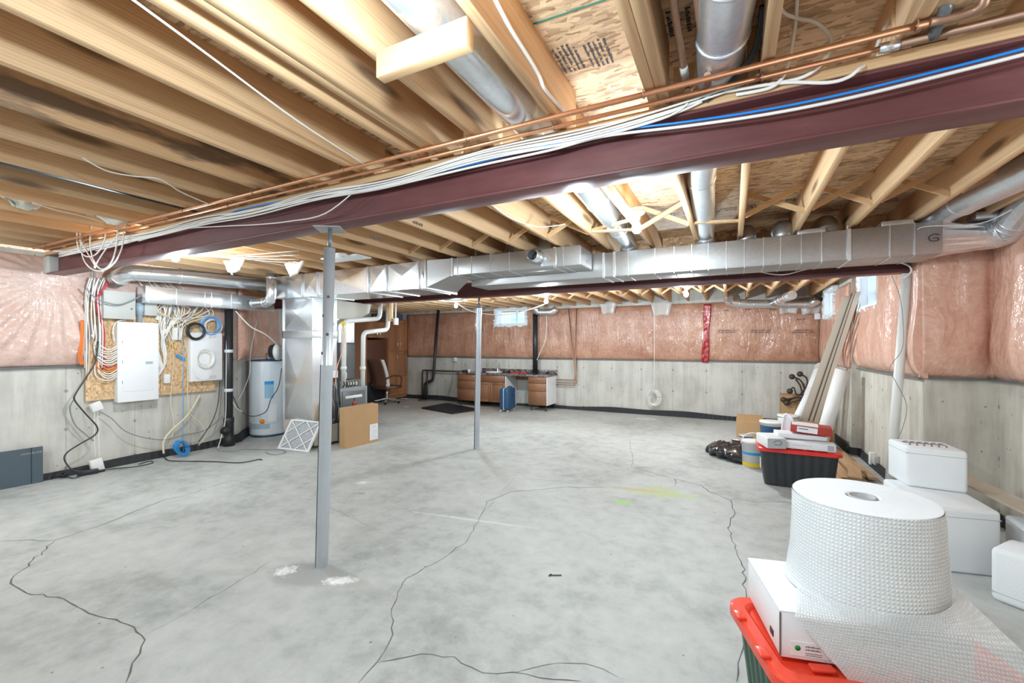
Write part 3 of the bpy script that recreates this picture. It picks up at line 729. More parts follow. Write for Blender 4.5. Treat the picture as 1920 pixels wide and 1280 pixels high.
for i, x in enumerate(fx):
    stained = i == 7
    joist(x, -2.05, 1.99, lab1.get(i, 'wooden joist before the near beam, %s one left of the big round duct' % ordn[i]), G1, mat='joist_stain' if stained else 'joist')
for i, (x, l) in enumerate(((-.298, 'left ply of the double joist beside the stamped strand board'), (-.258, 'right ply of the double joist beside the copper drops'), (.096, 'wooden joist right of the short round duct drop, before the near beam'), (.49, 'wooden joist above the copper tee, before the near beam'), (.90, 'wooden joist before the near beam at the upper right edge'), (1.31, 'second wooden joist from the right wall, before the near beam'), (1.70, 'wooden joist nearest the right wall, before the near beam'))):
    joist(x, -2.05, 1.99 if i > 1 else 1.83, l, G1)
mx = [-3.15, -2.744, -2.345, -1.934, -1.54, -1.128, -.726, -.307, .057, .485, .881, 1.285, 1.69]
ml = [-3.55, -3.95, -4.35, -4.75, -5.15, -5.55, -5.95, -6.32]
for i, x in enumerate(sorted(mx + ml)):
    joist(x - (JB if x < 0 else 0) * 0, 1.875 if x > -.5 else 1.88, 5.16, 'wooden joist between the two red beams, %s from the left wall' % ordn[i], G2)
bx_ = [-.43 + .33 * k for k in range(-24, 6)]
for i, x in enumerate(bx_):
    joist(x, 5.02, 9.14, 'honey-coloured joist beyond the far beam, %s from the left' % (ordn[i] if i < len(ordn) else 'last but one' if i == len(ordn) else 'last'), G3, 2.268, 2.49)

# bridging
def strut(a, b, label, grp, w=.036, h=.018, up=(0, 1, 0)):
    return tag(MB().bar(a, b, w, h, up).build('bridging_strut', 'wood_x'), label, 'bridging', grp)
G4 = 'crossed bridging struts between joists of the middle bay'
ms = sorted(mx)
for i in range(len(ms) - 1):
    a, b = ms[i] + JB, ms[i + 1]
    yb = 3.80 if a > -.9 else 3.7
    if i in (5, 7):
        strut((a, yb, 2.405), (b, yb + .12, 2.41), 'flat wooden strap under a round duct, %s' % ('beside the lit bulb' if i == 5 else 'right of the lit bulb'), None, up=(0, 0, 1)); 
        if i == 5: strut((a, yb + .01, 2.42), (b, yb - .16, 2.42), 'slanting wooden strap under the round duct beside the lit bulb', None, up=(0, 0, 1))
        continue
    strut((a, yb, 2.41), (b, yb + .0, 2.60), 'bridging strut of the middle bay rising to the right, %s gap from the left' % ordn[i], G4, w=.036)
    strut((a, yb + .05, 2.60), (b, yb + .05, 2.41), 'bridging strut of the middle bay falling to the right, %s gap from the left' % ordn[i], G4, w=.036)
G5 = 'crossed bridging struts between joists of the far bay'
for i in range(8, len(bx_) - 1):
    a, b = bx_[i] + JB, bx_[i + 1]
    strut((a, 7.7, 2.28), (b, 7.7, 2.47), 'bridging strut beyond the far beam rising to the right, %s gap from the left' % ordn[i - 8], G5, w=.03)
    strut((a, 7.74, 2.47), (b, 7.74, 2.28), 'bridging strut beyond the far beam falling to the right, %s gap from the left' % ordn[i - 8], G5, w=.03)
tag(MB().rbox(-1.057, -.70, 1.09, 1.13, 2.31, 2.397, .002).build('wood_block', 'wood_x'), 'pale wooden block nailed between joists below the big round duct', 'wooden block')
G6 = 'wooden blocks on the plate between joist ends'
tag(MB().box(-.21, .05, 1.88, 1.92, 2.40, 2.55).build('wood_block', 'wood_x'), 'short wooden block on the beam plate beside the copper drops', 'wooden block')
tag(MB().box(.528, .62, 1.30, 1.98, 2.40, 2.61).build('wood_block', 'plank'), 'short wooden block beside the joist above the copper tee', 'wooden block')
# stamps on strand board
st = MB()
p = PX(1052, 140, z=2.6185)
for k, (dx, dy, w_, h_, rows, sd) in enumerate(((0, 0, .12, .17, 6, 4), (.14, 0.02, .10, .16, 5, 8))):
    scribble(st, (p.x + dx, p.y + dy, 2.6188), (0, -1, 0), (1, 0, 0), (0, 0, -1), h_, w_, rows, .92, seed=sd)
p = PX(1255, 70, z=2.6185)
scribble(st, (p.x, p.y, 2.6188), (0, -1, 0), (1, 0, 0), (0, 0, -1), .14, .16, 5, .9, seed=12)
for a, b, l in ((1345, 392, .30), (1440, 378, .25), (1560, 365, .2), (1255, 400, .2)):
    p = PX(a, b, z=2.6185); scribble(st, (p.x, p.y, 2.6188), (1, 0, 0), (0, 1, 0), (0, 0, -1), l, .12, 2, .85, seed=a)
struct(st.build('trim_9', 'ink'), 'black printed grade stamps on the strand board')

# steel posts
def post(base, top, r, label, lower=1.0, holes=(), rod=.12, plate=True, mat='galv_post', sleeve=True):
    base, top = Vector(base), Vector(top); d = (top - base).normalized(); L = (top - base).length
    e = thing('steel_post', label, 'post', base)
    t = MB(); t.cyl(base, top - d * rod, r, seg=28); t.build('tube', mat, e)
    if sleeve:
        s = MB(); q = base + d * (L * lower); k = r * 1.13
        # open-seamed outer sleeve: C section
        u = d.orthogonal().normalized(); u = Vector((0, -1, 0)) - d * d.dot(Vector((0, -1, 0))); u.normalize(); v_ = d.cross(u)
        n = 26; g0 = math.radians(-24); rr = []
        for end in (base, q):
            ring = []
            for i in range(n + 1):
                a = g0 + math.radians(12) + (2 * PI - math.radians(24)) * i / n
                ring.append(s.v(end + (u * math.cos(a) + v_ * math.sin(a)) * k))
            rr.append(ring)
        for i in range(n): s.face([rr[0][i], rr[0][i + 1], rr[1][i + 1], rr[1][i]], 0, True)
        s.build('outer_sleeve', mat, e)
    for h, side in holes:
        c = base.lerp(top, h); a = math.radians(side); dr = Vector((math.cos(a), math.sin(a), 0))
        MB().cyl(c + dr * (r * .96), c + dr * (r * 1.03), .0095, seg=12).build('hole', 'dark_glass', e)
    if rod:
        MB().cyl(top - d * (rod + .02), top, .013, seg=12).build('jack_screw', 'grey_dark', e)
    if plate:
        p = MB(); p.obox(top + Vector((0, 0, .0)), (.16, .16, .008), Matrix.Rotation(PI / 4 - .2, 3, 'Z')); p.build('cap_plate', 'galv_dull', e)
    return e
b1 = PX(603, 1060, z=0); t1 = PX(619, 430, y=b1.y + .0); t1.z = 2.152
post(b1, t1, .034, 'near galvanised steel post with adjusting holes under the near red beam', .60, [(.80, -42), (.745, -100), (.69, -42), (.635, -100), (.58, -42)])
b2 = PX(893.5, 841, z=0); t2 = PX(898.5, 566, y=b2.y - .02); t2.z = 2.058
post(b2, t2, .034, 'slender galvanised steel post standing mid-room under the far red beam', .93, [(.55, -60), (.5, -110)], rod=.10, plate=False)
b3 = PX(1666, 905, y=5.1); b3.z = 0; t3 = PX(1701, 514, y=5.06); t3.z = 2.056
post(b3, (min(t3.x, 1.46), t3.y, t3.z), .037, 'leaning white post under the right end of the far red beam', .99, [], rod=0, plate=False, mat='pvc', sleeve=False)

# ================================================================== LAMPS
def lamp(x, y, z, watts, label, group=None, ztop=2.39, off=False):
    e = thing('bulb_fixture', label, 'light bulb', (x, y, ztop), group)
    MB().lathe([(.052, 0), (.055, -.012), (.05, -.03), (.05, -.03)], (x, y, ztop), seg=20).build('junction_box', 'galv', e)
    MB().lathe([(.058, -.03), (.056, -.036), (.04, -.05), (.026, -.06), (.024, -.078), (.02, -.08)], (x, y, ztop), seg=20).build('lamp_holder', 'white_plastic', e)
    zb = ztop - .08
    MB().lathe([(.014, 0), (.018, -.02), (.029, -.042), (.033, -.062), (.03, -.082), (.018, -.096), (.002, -.1)], (x, y, zb), seg=20).build('bulb', 'bulb_off' if off else 'bulb', e)
    if watts: bulb_light(x, y, zb - .165, watts)
    return e
lamp(-.60, 3.16, 0, BULBS_SEEN[0][3], 'lit bulb hanging from a joist right of the round duct, between the beams')
lamp(-4.74, 2.26, 0, BULBS_SEEN[1][3], 'lit bulb half hidden above the near beam, over the wiring board')
tag(MB().box(-.722, -.43, 6.45, 6.55, 2.266, 2.30).build('wood_block', 'wood_x'), 'small wooden block carrying the far bulb left of the red tape', 'wooden block')
lamp(-.56, 6.5, 0, BULBS_SEEN[2][3], 'lit bulb beyond the far beam, left of the red tape', ztop=2.264)
lamp(-2.66, 6.5, 0, BULBS_SEEN[3][3], 'lit bulb beyond the far beam, right of the slender post', ztop=2.26)
for k, (x, y, z, wt) in enumerate(BULBS_HIDDEN_AND_FILL):
    lamp(x, y, 0, wt, 'lit bulb under the joists, %s' % ('above and ahead of the viewpoint', 'unseen fill added behind the left part of the near bay', 'unseen fill added behind the viewpoint on the right', 'unseen fill added behind the viewpoint in the middle', 'unseen fill added near the left wall in the near bay', 'unseen fill added over the foam boxes', 'beyond the far beam above the mat', 'just behind the near beam under the round duct')[k], ztop=2.39 if y < 5 else 2.26)

# ================================================================== DUCTS
def crossbreak(mb, p00, p10, p11, p01, out, h=.012, mi=0):
    """sheet panel with the shallow pyramid crease of sheet-metal work"""
    P = [Vector(p) for p in (p00, p10, p11, p01)]; c = sum(P, Vector()) / 4 + Vector(out) * h
    vc = mb.v(c)
    for i in range(4): mb.face([mb.v(P[i]), mb.v(P[(i + 1) % 4]), vc], mi)
YN = 4.0
cz0, cz1 = 2.072, 2.385
e = thing('supply_trunk', 'large creased silver trunk duct running from the furnace behind the near post', 'duct', (-4.5, YN + .3, cz0))
b = MB(); X0, X1 = -5.80, PX(798, 540, y=YN).x
xs = [X0] + [PX(q, 520, y=YN).x for q in (566, 595)] + [PX(q, 520, y=YN).x for q in (690, 724, 785)] + [X1]
b.hexa([(X0, YN + .012, cz0), (X1, YN + .012, cz0), (X1, YN + .62, cz0), (X0, YN + .62, cz0), (X0, YN + .012, cz1), (X1, YN + .012, cz1), (X1, YN + .62, cz1), (X0, YN + .62, cz1)])
for a, c in zip(xs, xs[1:]): crossbreak(b, (a, YN + .011, cz0), (c, YN + .011, cz0), (c, YN + .011, cz1), (a, YN + .011, cz1), (0, -1, 0), .014)
b.build('trunk_body', 'galv_bright', e)
for a in xs[1:]:
    r = MB(); r.rbox(a - .012, a + .012, YN - .012, YN + .63, cz0 - .012, cz1 + .004, .003); r.build('drive_cleat', 'galv', e)
# transition
bz0, bz1, BX = PX(870, 514, y=YN).z, 2.375, PX(1088, 494, y=YN).x
bz0 = 2.185
XT = PX(845, 516, y=YN).x
t = MB(); t.hexa([(X1, YN, cz0), (XT, YN, bz0), (XT, YN + .38, bz0), (X1, YN + .62, cz0), (X1, YN, cz1), (XT, YN, bz1), (XT, YN + .38, bz1), (X1, YN + .62, cz1)])
t.build('transition', 'galv_dull', e)
# narrower trunk with open round take-off
e = thing('branch_trunk', 'narrower dull silver trunk duct with an open round stub and a flat end', 'duct', ((XT + BX) / 2, YN + .19, bz0))
MB().rbox(XT + .002, BX, YN, YN + .38, bz0, bz1, .004).build('trunk_body', 'galv_dull', e)
q = MB(); q.box(BX, BX + .004, YN + .012, YN + .368, bz0 + .012, bz1 - .012); q.build('end_cap', 'galv_bright', e)
for a in (848, 858, 884, 920, 955, 1040, 1056): 
    x = PX(a, 500, y=YN).x; big = a in (848, 1040); MB().box(x - (.012 if big else .003), x + (.012 if big else .003), YN - (.01 if big else .004), YN + .385, bz0 - .008, bz1 + (.004)).build('drive_cleat' if big else 'seam', 'galv', e)
c = PX(1004, 485, y=YN - .08)
st = MB(); st.lathe([(.052, -.08), (.055, -.08), (.056, .02), (.075, .078), (.052, .078), (.05, .02)], (c.x, YN - .08, (bz0 + bz1) / 2 + .01), (0, 1, 0), 28, cap=False); so = st.build('stub', 'galv_bright', e)
MB().lathe([(.0, 0), (.05, 0), (.05, .004)], (c.x, YN - .03, (bz0 + bz1) / 2 + .01), (0, 1, 0), 24).build('stub_damper', 'galv', so)
MB().rbox(c.x + .03, c.x + .19, YN - .012, YN, bz0 + .01, bz1 - .01, .004).build('take_off_plate', 'galv_bright', e)
# long trunk along the far beam
YA, YA2 = 4.40, 4.80; az0, az1 = 2.112, 2.36; AX0, AX1 = XT + .02, PX(1768, 470, y=YA).x
e = thing('long_duct', 'long grey sheet-metal trunk duct running along the far beam to the right wall', 'duct', ((AX0 + AX1) / 2, (YA + YA2) / 2, az0))
MB().rbox(AX0, AX1, YA, YA2, az0, az1, .004).build('trunk_body', 'galv_dull', e)
for k, a in enumerate((1132, 1152, 1178, 1228, 1264, 1297, 1328, 1362, 1396, 1432, 1464, 1503, 1541, 1592, 1669, 1715)):
    x = PX(a, 500, y=YA).x; big = a in (1132, 1592, 1152)
    MB().box(x - (.012 if big else .003), x + (.012 if big else .003), YA - (.01 if big else .005), YA2 + .003, az0 - .007, az1 + .002).build('drive_cleat' if big else 'seam', 'galv' if big else 'galv_bright', e)
tr = MB(); ex = AX1 + .27
n = 20; ra = []; rb = []
for k in range(n):
    a = 2 * PI * (k + .5) / n; cy, cz = math.cos(a), math.sin(a)
    m_ = max(abs(cy), abs(cz)); ra.append(tr.v((AX1, (YA + YA2) / 2 + cy / m_ * .19, (az0 + az1) / 2 + cz / m_ * .115)))
    rb.append(tr.v((ex, (YA + YA2) / 2 - .02 + cy * .105, 2.25 + cz * .105)))
for k in range(n): tr.face([ra[k], ra[(k + 1) % n], rb[(k + 1) % n], rb[k]], 0)
tr.build('round_transition', 'galv_bright', e)
el = [(ex - .01, 4.58, 2.25), (ex + .06, 4.58, 2.25), (ex + .13, 4.53, 2.275), (ex + .14, 4.43, 2.32), (ex + .14, 4.25, 2.40), (ex + .14, 3.9, 2.47)]
m_ = MB(); m_.tube(el, .105, 22, 2, smooth=False); m_.build('elbow', 'galv', e)
for k in range(5):
    p, q = Vector(el[1 + k // 2]), Vector(el[2 + k // 2]); p = p.lerp(q, (k % 2) * .5); MB().cyl(p, p + (q - p).normalized() * .012, .109, seg=22).build('elbow_ring', 'galv_bright', e)

def round_duct(name, label, pts, r, mat='galv_bright', rings=(), corner=.12, cat='duct', n=5, group=None):
    P = round_corners(pts, corner, n); e = thing(name, label, cat, Vector(pts[0]) - Vector((0, 0, r)), group)
    MB().tube(P, r, 26, 1).build('pipe', mat, e)
    tot = sum((b - a).length for a, b in zip(P, P[1:]))
    for f in rings:
        s = f * tot
        for a, b in zip(P, P[1:]):
            L = (b - a).length
            if s <= L and L > 1e-6:
                c = a.lerp(b, s / L); d = (b - a).normalized(); MB().tube([c - d * .006, c - d * .003, c + d * .003, c + d * .006], r, 26, 1, rfun=lambda t: r * 1.004 + .006 * math.sin(PI * t)).build('joint_ring', 'galv', e); break
            s -= L
    return e
p0 = PX(228, 514, x=-6.12); p1 = PX(300, 512, x=-6.08)
round_duct('round_duct', 'long bright round duct over the wiring board with an elbow at its left end', [(-6.30, p0.y + .02, 2.16), (-6.12, p0.y + .04, 2.235), (-6.05, 2.95, 2.262), (-5.86, 4.12, 2.27)], .088, rings=(.04, .12, .2, .36), corner=.14)
V0 = PX(509, 505, y=3.86)
round_duct('round_duct', 'short vertical round duct with an elbow into the small rectangular duct', [(V0.x, 3.86, 2.39), (V0.x, 3.86, 2.01), (V0.x - .32, 3.88, 2.01), (V0.x - .42, 3.88, 2.01)], .066, rings=(.06, .48, .62, .98), corner=.13)
e = thing('small_rectangular_duct', 'small bright rectangular duct in front of the wiring board', 'duct', (-6.28, 3.4, 1.92))
MB().rbox(-6.36, -6.16, 2.63, 4.25, 1.918, 2.118, .004).build('duct_body', 'galv_bright', e)
for y in (2.66, 2.95, 3.28, 3.36, 3.62): MB().box(-6.364, -6.156, y - .004, y + .004, 1.914, 2.121).build('seam', 'galv', e)
b = MB(); rd = random.Random(2)
cc = Vector((-6.152, 3.88, 2.01))
for k in range(12):
    a = 2 * PI * k / 12; d = Vector((0, math.cos(a), math.sin(a))); s_ = Vector((0, -math.sin(a), math.cos(a)))
    b.face([b.v(cc + d * .06 - s_ * .018), b.v(cc + d * .06 + s_ * .018), b.v(cc + d * .095)])
b.build('take_off_tabs', 'galv', e)
# ducts between the joists
round_duct('round_duct', 'big shiny round duct between joists above the near beam, upper middle', [(-.86, -1.2, 2.50), (-.87, 2.5, 2.50), (-.93, 4.1, 2.49), (-.94, 4.50, 2.46), (-.94, 4.52, 2.362)], .085, rings=(.62, .76, .9), mat='galv_bright')
round_duct('round_duct', 'round duct between joists right of the stamped strand board, dropping over the near beam', [(.0, -1.0, 2.45), (.01, 1.25, 2.46), (-.07, 2.1, 2.49), (-.17, 3.0, 2.49), (-.22, 4.50, 2.47), (-.22, 4.52, 2.362)], .082, rings=(.42, .47, .72), mat='galv')
q = PX(1812, 408, z=2.46)
round_duct('round_duct', 'large dull round duct between joists at the right edge', [(1.42, 4.55, 2.362), (1.46, 4.45, 2.45), (q.x + .05, 2.6, 2.47), (q.x + .05, 0.5, 2.47)], .098, rings=(.08, .5), mat='galv', corner=.1)
for k, (a, b_, r, l) in enumerate(((1400, 440, .08, 'left of the short joist gap'), (1470, 428, .085, 'beside the small flat register box'), (1552, 420, .085, 'right of the small flat register box'))):
    x = PX(a, b_, y=4.55).x; e = thing('take_off_boot', 'dull round take-off on the long duct, ' + l, 'duct fitting', (x, 4.6, az1))
    MB().tube(round_corners([(x, 4.60, az1 + .002), (x, 4.60, az1 + .10), (x, 4.85, az1 + .14)], .08, 5), r, 22, 1).build('boot', 'galv_dull', e)
for px, l in ((1520, 'with a white sticker'), (1680, 'near the right wall'), (1860, 'under the right duct elbow')):
    c = PX(px, 436, y=4.5); tag(MB().rbox(c.x - .1, c.x + .1, 4.46, 4.62, az1, az1 + .05, .004).build('register_box', 'galv'), 'small flat sheet-metal box on top of the long duct ' + l, 'duct fitting')
tag(MB().rbox(-3.15, -1.75, 4.41, 4.44, 2.365, 2.60, .004).build('foil_panel', 'galv'), 'foil insulation panel standing above the narrower trunk duct', 'foil panel')
# flex ducts at the back wall
for lab, pts, r in (('round duct looping along the ceiling right of the red tape', [PX(1366, 545, y=8.7), PX(1366, 566, y=8.85), PX(1400, 570, y=8.9), PX(1520, 570, y=8.95), PX(1535, 555, y=8.9)], .075),
                    ('round duct branch climbing between joists at the back right', [PX(1452, 568, y=8.8), PX(1470, 557, y=8.5), PX(1485, 540, y=8.1)], .07),
                    ('short round duct under the joists beside the back window', [PX(1003, 572, y=8.75), PX(1008, 585, y=8.8), PX(1035, 585, y=8.8), PX(1043, 572, y=8.8)], .07)):
    pts = [Vector((p.x, p.y, min(p.z, 2.25 if i in (0,) else 2.2))) for i, p in enumerate(pts)]
    round_duct('round_duct', 'bright ' + lab, pts, r, rings=(.2, .35, .7, .85), corner=.1)

# ================================================================== FURNACE CORNER
PY = 4.06; px0, px1 = PX(530, 700, y=PY).x, PX(585.5, 700, y=PY).x; pz0, pz1 = PX(585, 792, y=PY).z, cz0
e = thing('return_drop', 'tall creased silver sheet-metal drop duct beside the water heater', 'duct', ((px0 + px1) / 2, PY + .27, pz0))
zs = [pz0, PX(550, 627.5, y=PY).z, PX(550, 620, y=PY).z, pz1 - .0]
b = MB(); b.box(px0, px1, PY + .012, PY + .41, pz0, pz1 - .001)
zA, zB = PX(550, 634, y=PY).z, PX(550, 620, y=PY).z
for za, zb in ((pz0, zA), (zB, pz1 - .01)):
    crossbreak(b, (px0, PY + .011, za), (px1, PY + .011, za), (px1, PY + .011, zb), (px0, PY + .011, zb), (0, -1, 0), .016)
    crossbreak(b, (px1 + .001, PY, za), (px1 + .001, PY + .41, za), (px1 + .001, PY + .41, zb), (px1 + .001, PY, zb), (1, 0, 0), .016)
b.build('duct_body', 'galv_bright', e)
f = MB(); f.rbox(px0 - .006, px1 + .01, PY - .006, PY + .415, zA, zB, .004); f.build('filter_band', 'galv', e)
MB().rbox(px0 - .004, px0 + .012, PY - .006, PY + .01, pz0, pz1 - .01, .002).build('corner_seam', 'galv', e)
bt = MB(); prof = [(px0, pz0), (px0, .30)] + [(px0 + .55 - .55 * math.cos(a), .26 - .22 * math.sin(a)) for a in [PI / 2 * k / 8 for k in range(9)]] + [(-5.06, .04), (-5.06, .28), (px1, pz0)]
bt.prism([(x, PY + .01, z) for x, z in prof], (0, .39, 0)); bt.build('return_boot', 'beige_metal', e)
# furnace (front faces right)
FXR, FY = -5.055, PX(636, 760, x=-5.055).y
fz = PX(640, 728, x=FXR).z; fy1_ = PX(687, 722, x=FXR).y + .02
e = thing('furnace', 'grey gas furnace with white vent pipes, right of the tall silver duct', 'furnace', ((FXR - .3), (FY + fy1_) / 2, 0))
MB().rbox(FXR - .62, FXR, FY, fy1_, 0.02, fz, .008).build('lower_cabinet', 'grey_mid', e)
pn = MB().rbox(FXR - .002, FXR + .012, FY + .05, fy1_ - .05, .08, fz - .05, .006).build('front_panel', 'grey_dark', e)
MB().rbox(FXR + .01, FXR + .016, FY + .10, fy1_ - .12, fz - .16, fz - .12, .002).build('info_label', 'paper', pn)
bd = MB(); bd.lathe([(.0, 0), (.04, 0), (.04, .006), (.0, .006)], (FXR + .012, (FY + fy1_) / 2, fz - .25), (1, 0, 0), 20); bd.build('red_badge', 'red_carton', pn)
bh = MB(); bh.box(FXR + .011, FXR + .015, (FY + fy1_) / 2 - .006, (FY + fy1_) / 2 + .006, fz - .25, fz - .14); bh.build('badge_strap', 'black', pn)
MB().box(FXR - .58, FXR - .12, FY + .02, fy1_ - .03, fz, fz + .10).build('burner_shelf', 'grey_mid', e)
g = MB(); g.box(FXR - .12, FXR - .09, FY + .25, FY + .43, fz + .02, fz + .07); g.build('nameplate', 'cream', e)
uz = PX(640, 642, x=FXR).z
MB().rbox(FXR - .58, FXR - .115, FY + .03, fy1_ - .12, fz + .10, uz, .03).build('upper_cabinet', 'grey_dark', e)
MB().box(FXR - .115, FXR - .108, FY + .14, FY + .24, fz + .13, fz + .22).build('paper_tag', 'paper', e)
for k in range(5):
    MB().tube([(FXR - .02, FY + .08 + k * .05, fz + .01), (FXR + .01, FY + .09 + k * .05, fz + .05), (FXR - .02, FY + .10 + k * .05, fz + .09)], .008, 6, 4).build('hose', 'cable_k', e)
up = MB(); up.box(FXR - .56, FXR - .13, FY + .03, fy1_ - .14, uz, 1.80); up.build('plenum', 'galv_bright', e)
# round duct elbow over the furnace
b = MB(); prof = [(-.36, 2.07), (.42, 2.07), (.36, 1.92), (.12, 1.80), (-.32, 1.80)]
b.prism([(FXR - .10, FY + .32 + y, z) for y, z in prof], (-.45, 0, 0)); b.build('plenum_elbow', 'beige_metal', e)
def elbow_pipe(name, label, pts, r, mat, corner=.07, cat='pipe', parts=(), seg=16, group=None):
    e = thing(name, label, cat, pts[0], group); MB().tube(round_corners(pts, corner, 6), r, seg, 1).build('pipe', mat, e)
    for c, d, rr, L, m_ in parts: c = Vector(c); d = Vector(d).normalized(); MB().cyl(c - d * L / 2, c + d * L / 2, rr, seg=seg).build('coupling', m_, e)
    return e
A = PX(644, 722, x=-5.10); B = PX(645, 602, x=-5.10); C = PX(712, 597, x=-5.10); D = PX(720, 571, x=-5.0)
elbow_pipe('vent_pipe', 'white plastic vent pipe rising from the furnace, left one with the longer bend', [(A.x, A.y, fz), (B.x, B.y, B.z), (C.x, C.y, C.z), (C.x, C.y + .03, 2.30)], .036, 'pvc', .09, parts=[((A.x, A.y, PX(643, 690, x=-5.10).z), (0, 0, 1), .046, .05, 'pvc')])
A = PX(680, 722, x=-5.10); B = PX(681, 623, x=-5.10); C = PX(727, 618, x=-5.10)
elbow_pipe('vent_pipe', 'white plastic vent pipe rising from the furnace, right one in front of the cabinets', [(A.x, A.y, fz), (B.x, B.y, B.z), (C.x, C.y, C.z), (C.x, C.y + .02, 2.30)], .036, 'pvc', .09, parts=[((A.x, A.y, PX(680, 690, x=-5.10).z), (0, 0, 1), .046, .05, 'pvc')])
s_ = PX(731, 585, x=-4.95)
tag(MB().rbox(s_.x - .02, s_.x + .02, s_.y - .03, s_.y + .06, 1.80, 2.26, .003).build('hanging_stud', 'wood_z'), 'short wooden stud hanging from the joists behind the right vent pipe', 'stud')
e = thing('switch_box', 'small white switch box beside the hanging stud', 'switch', PX(740, 610, x=-4.9))
c = PX(741, 602, x=-4.9); MB().rbox(c.x - .005, c.x + .035, c.y - .04, c.y + .04, c.z - .06, c.z + .05, .004).build('box', 'white_plastic', e)
MB().rbox(c.x - .003, c.x + .02, c.y - .006, c.y + .006, c.z + .05, 2.3, .002).build('cable_drop', 'cable_w', e)
c = PX(643, 606, x=-4.98)
e = thing('gas_valve', 'yellow gas valve with tubing in front of the left vent pipe', 'valve', c)
MB().ball(c, .028, sc=(1, 1, 1.3)).build('valve_body', 'yellow', e)
MB().cyl(c - Vector((0, .05, 0)), c + Vector((0, .05, 0)), .008, seg=10).build('handle', 'yellow', e)
MB().tube([c, c + Vector((0, .02, -.2)), c + Vector((0, -.03, -.45)), c + Vector((.0, -.10, -.62)), c + Vector((0, -.14, -.9))], .007, 8, 6).build('gas_line', 'copper', e)
tag(MB().rbox(FXR + .0, FXR + .02, FY - .14, FY - .04, .85, 1.05, .002).build('paper_sheet', 'paper'), 'white paper sheet hung beside the furnace behind the near post', 'paper')
rd = random.Random(4); mbk = MB()
for k in range(7):
    y = FY - .13 + k * .018; mbk.tube([(FXR + .02, y, .95), (FXR + .03 + rd.uniform(-.02, .03), y + rd.uniform(-.02, .02), .7), (FXR + .03 + rd.uniform(-.02, .03), y + rd.uniform(-.02, .02), .5), (FXR + .02, y, .3)], .008, 6, 5)
tag(mbk.build('control_wiring', 'cable_k'), 'tangle of black control wires beside the furnace behind the near post', 'wires', kind='stuff')

# water heater
hc = Vector((PX(503, 700, y=4.42).x, 4.42, 0)); hr = .262
hz = PX(500, 677, y=4.3).z
e = thing('water_heater', 'white water heater with blue label and orange sticker, left of the tall silver duct', 'water heater', hc)
MB().lathe([(hr * .97, .03), (hr, .05), (hr, hz - .01), (hr * .99, hz)], hc, seg=48).build('tank', 'heater', e)
MB().lathe([(hr * .94, .0), (hr * .96, .035)], hc, seg=40).build('base_ring', 'heater_dark', e)
MB().lathe([(hr * 1.0, hz), (hr * 1.0, hz + .02), (.0, hz + .03)], hc, seg=40).build('top', 'heater_dark', e)
def on_tank(a0, a1, z0, z1, name, mat, r=hr + .002, parent=e, th=.002):
    m_ = MB(); n = 10
    vs = [[m_.v(hc + Vector((math.cos(math.radians(a0 + (a1 - a0) * i / n)) * rr, math.sin(math.radians(a0 + (a1 - a0) * i / n)) * rr, z))) for i in range(n + 1)] for rr, z in ((r, z0), (r, z1), (r + th, z1), (r + th, z0))]
    for j in range(4):
        for i in range(n): m_.face([vs[j][i], vs[j][i + 1], vs[(j + 1) % 4][i + 1], vs[(j + 1) % 4][i]], 0, False)
    for i in (0, n): m_.face([vs[j][i] for j in range(4)])
    return m_.build(name, mat, parent)
on_tank(-45, -18, .60, .86, 'blue_label', 'blue_lt'); on_tank(-45, -18, .81, .86, 'blue_band', 'blue', r=hr + .004)
on_tank(-34, -8, .22, .50, 'notice_label', 'paper')
on_tank(-112, -30, .13, .21, 'grey_band', 'grey_pvc')
az = math.radians(-52); oc = hc + Vector((math.cos(az) * (hr + .003), math.sin(az) * (hr + .003), .245))
MB().lathe([(.0, 0), (.036, 0), (.036, .003), (.0, .003)], oc, (math.cos(az), math.sin(az), 0), 24).build('orange_sticker', 'orange', e)
for dx in (-.07, .05): MB().cyl(hc + Vector((dx, .02, hz)), hc + Vector((dx, .02, hz + .12)), .014, seg=10).build('nipple', 'copper_old', e)
c = PX(521, 657, y=4.27); c.z = hz + .15
e = thing('expansion_tank', 'white round tank seen edge-on above the water heater', 'tank', c)
MB().lathe([(.0, -.05), (.09, -.045), (.125, -.02), (.125, .02), (.09, .045), (.0, .05)], c, (.80, .6, 0), 28).build('shell', 'white', e)
MB().lathe([(.0, -.10), (.10, -.10), (.122, -.03), (.122, .0)], c + Vector((-.05, .03, 0)), (.8, .6, 0), 24).build('rear_half', 'black', e)

# black stack in the corner
sc_ = PX(429, 835, z=0)
e = thing('drain_stack', 'black vertical drain stack with white bands at the left wall corner', 'drain pipe', (sc_.x, sc_.y, 0))
P0 = Vector((sc_.x, sc_.y, 0)); P1 = Vector((sc_.x, sc_.y, 2.05))
MB().cyl(P0, P1, .052, seg=24).build('pipe', 'black', e)
MB().lathe([(.075, 0), (.072, .10), (.062, .12), (.062, .32), (.066, .34), (.066, .39), (.055, .4)], P0, seg=24).build('cleanout_tee', 'black', e)
MB().lathe([(.055, 0), (.055, .06), (.062, .06), (.062, .09), (.03, .09), (.03, .1), (.0, .1)], P0 + Vector((.02, -.03, .22)), (.65, -.75, .1), 20).build('cleanout_cap', 'black', e)
for py in (658, 731, 787):
    z = PX(428, py, y=sc_.y).z; MB().cyl(P0 + Vector((0, 0, z - .022)), P0 + Vector((0, 0, z + .022)), .056, seg=24).build('band', 'heater', e)

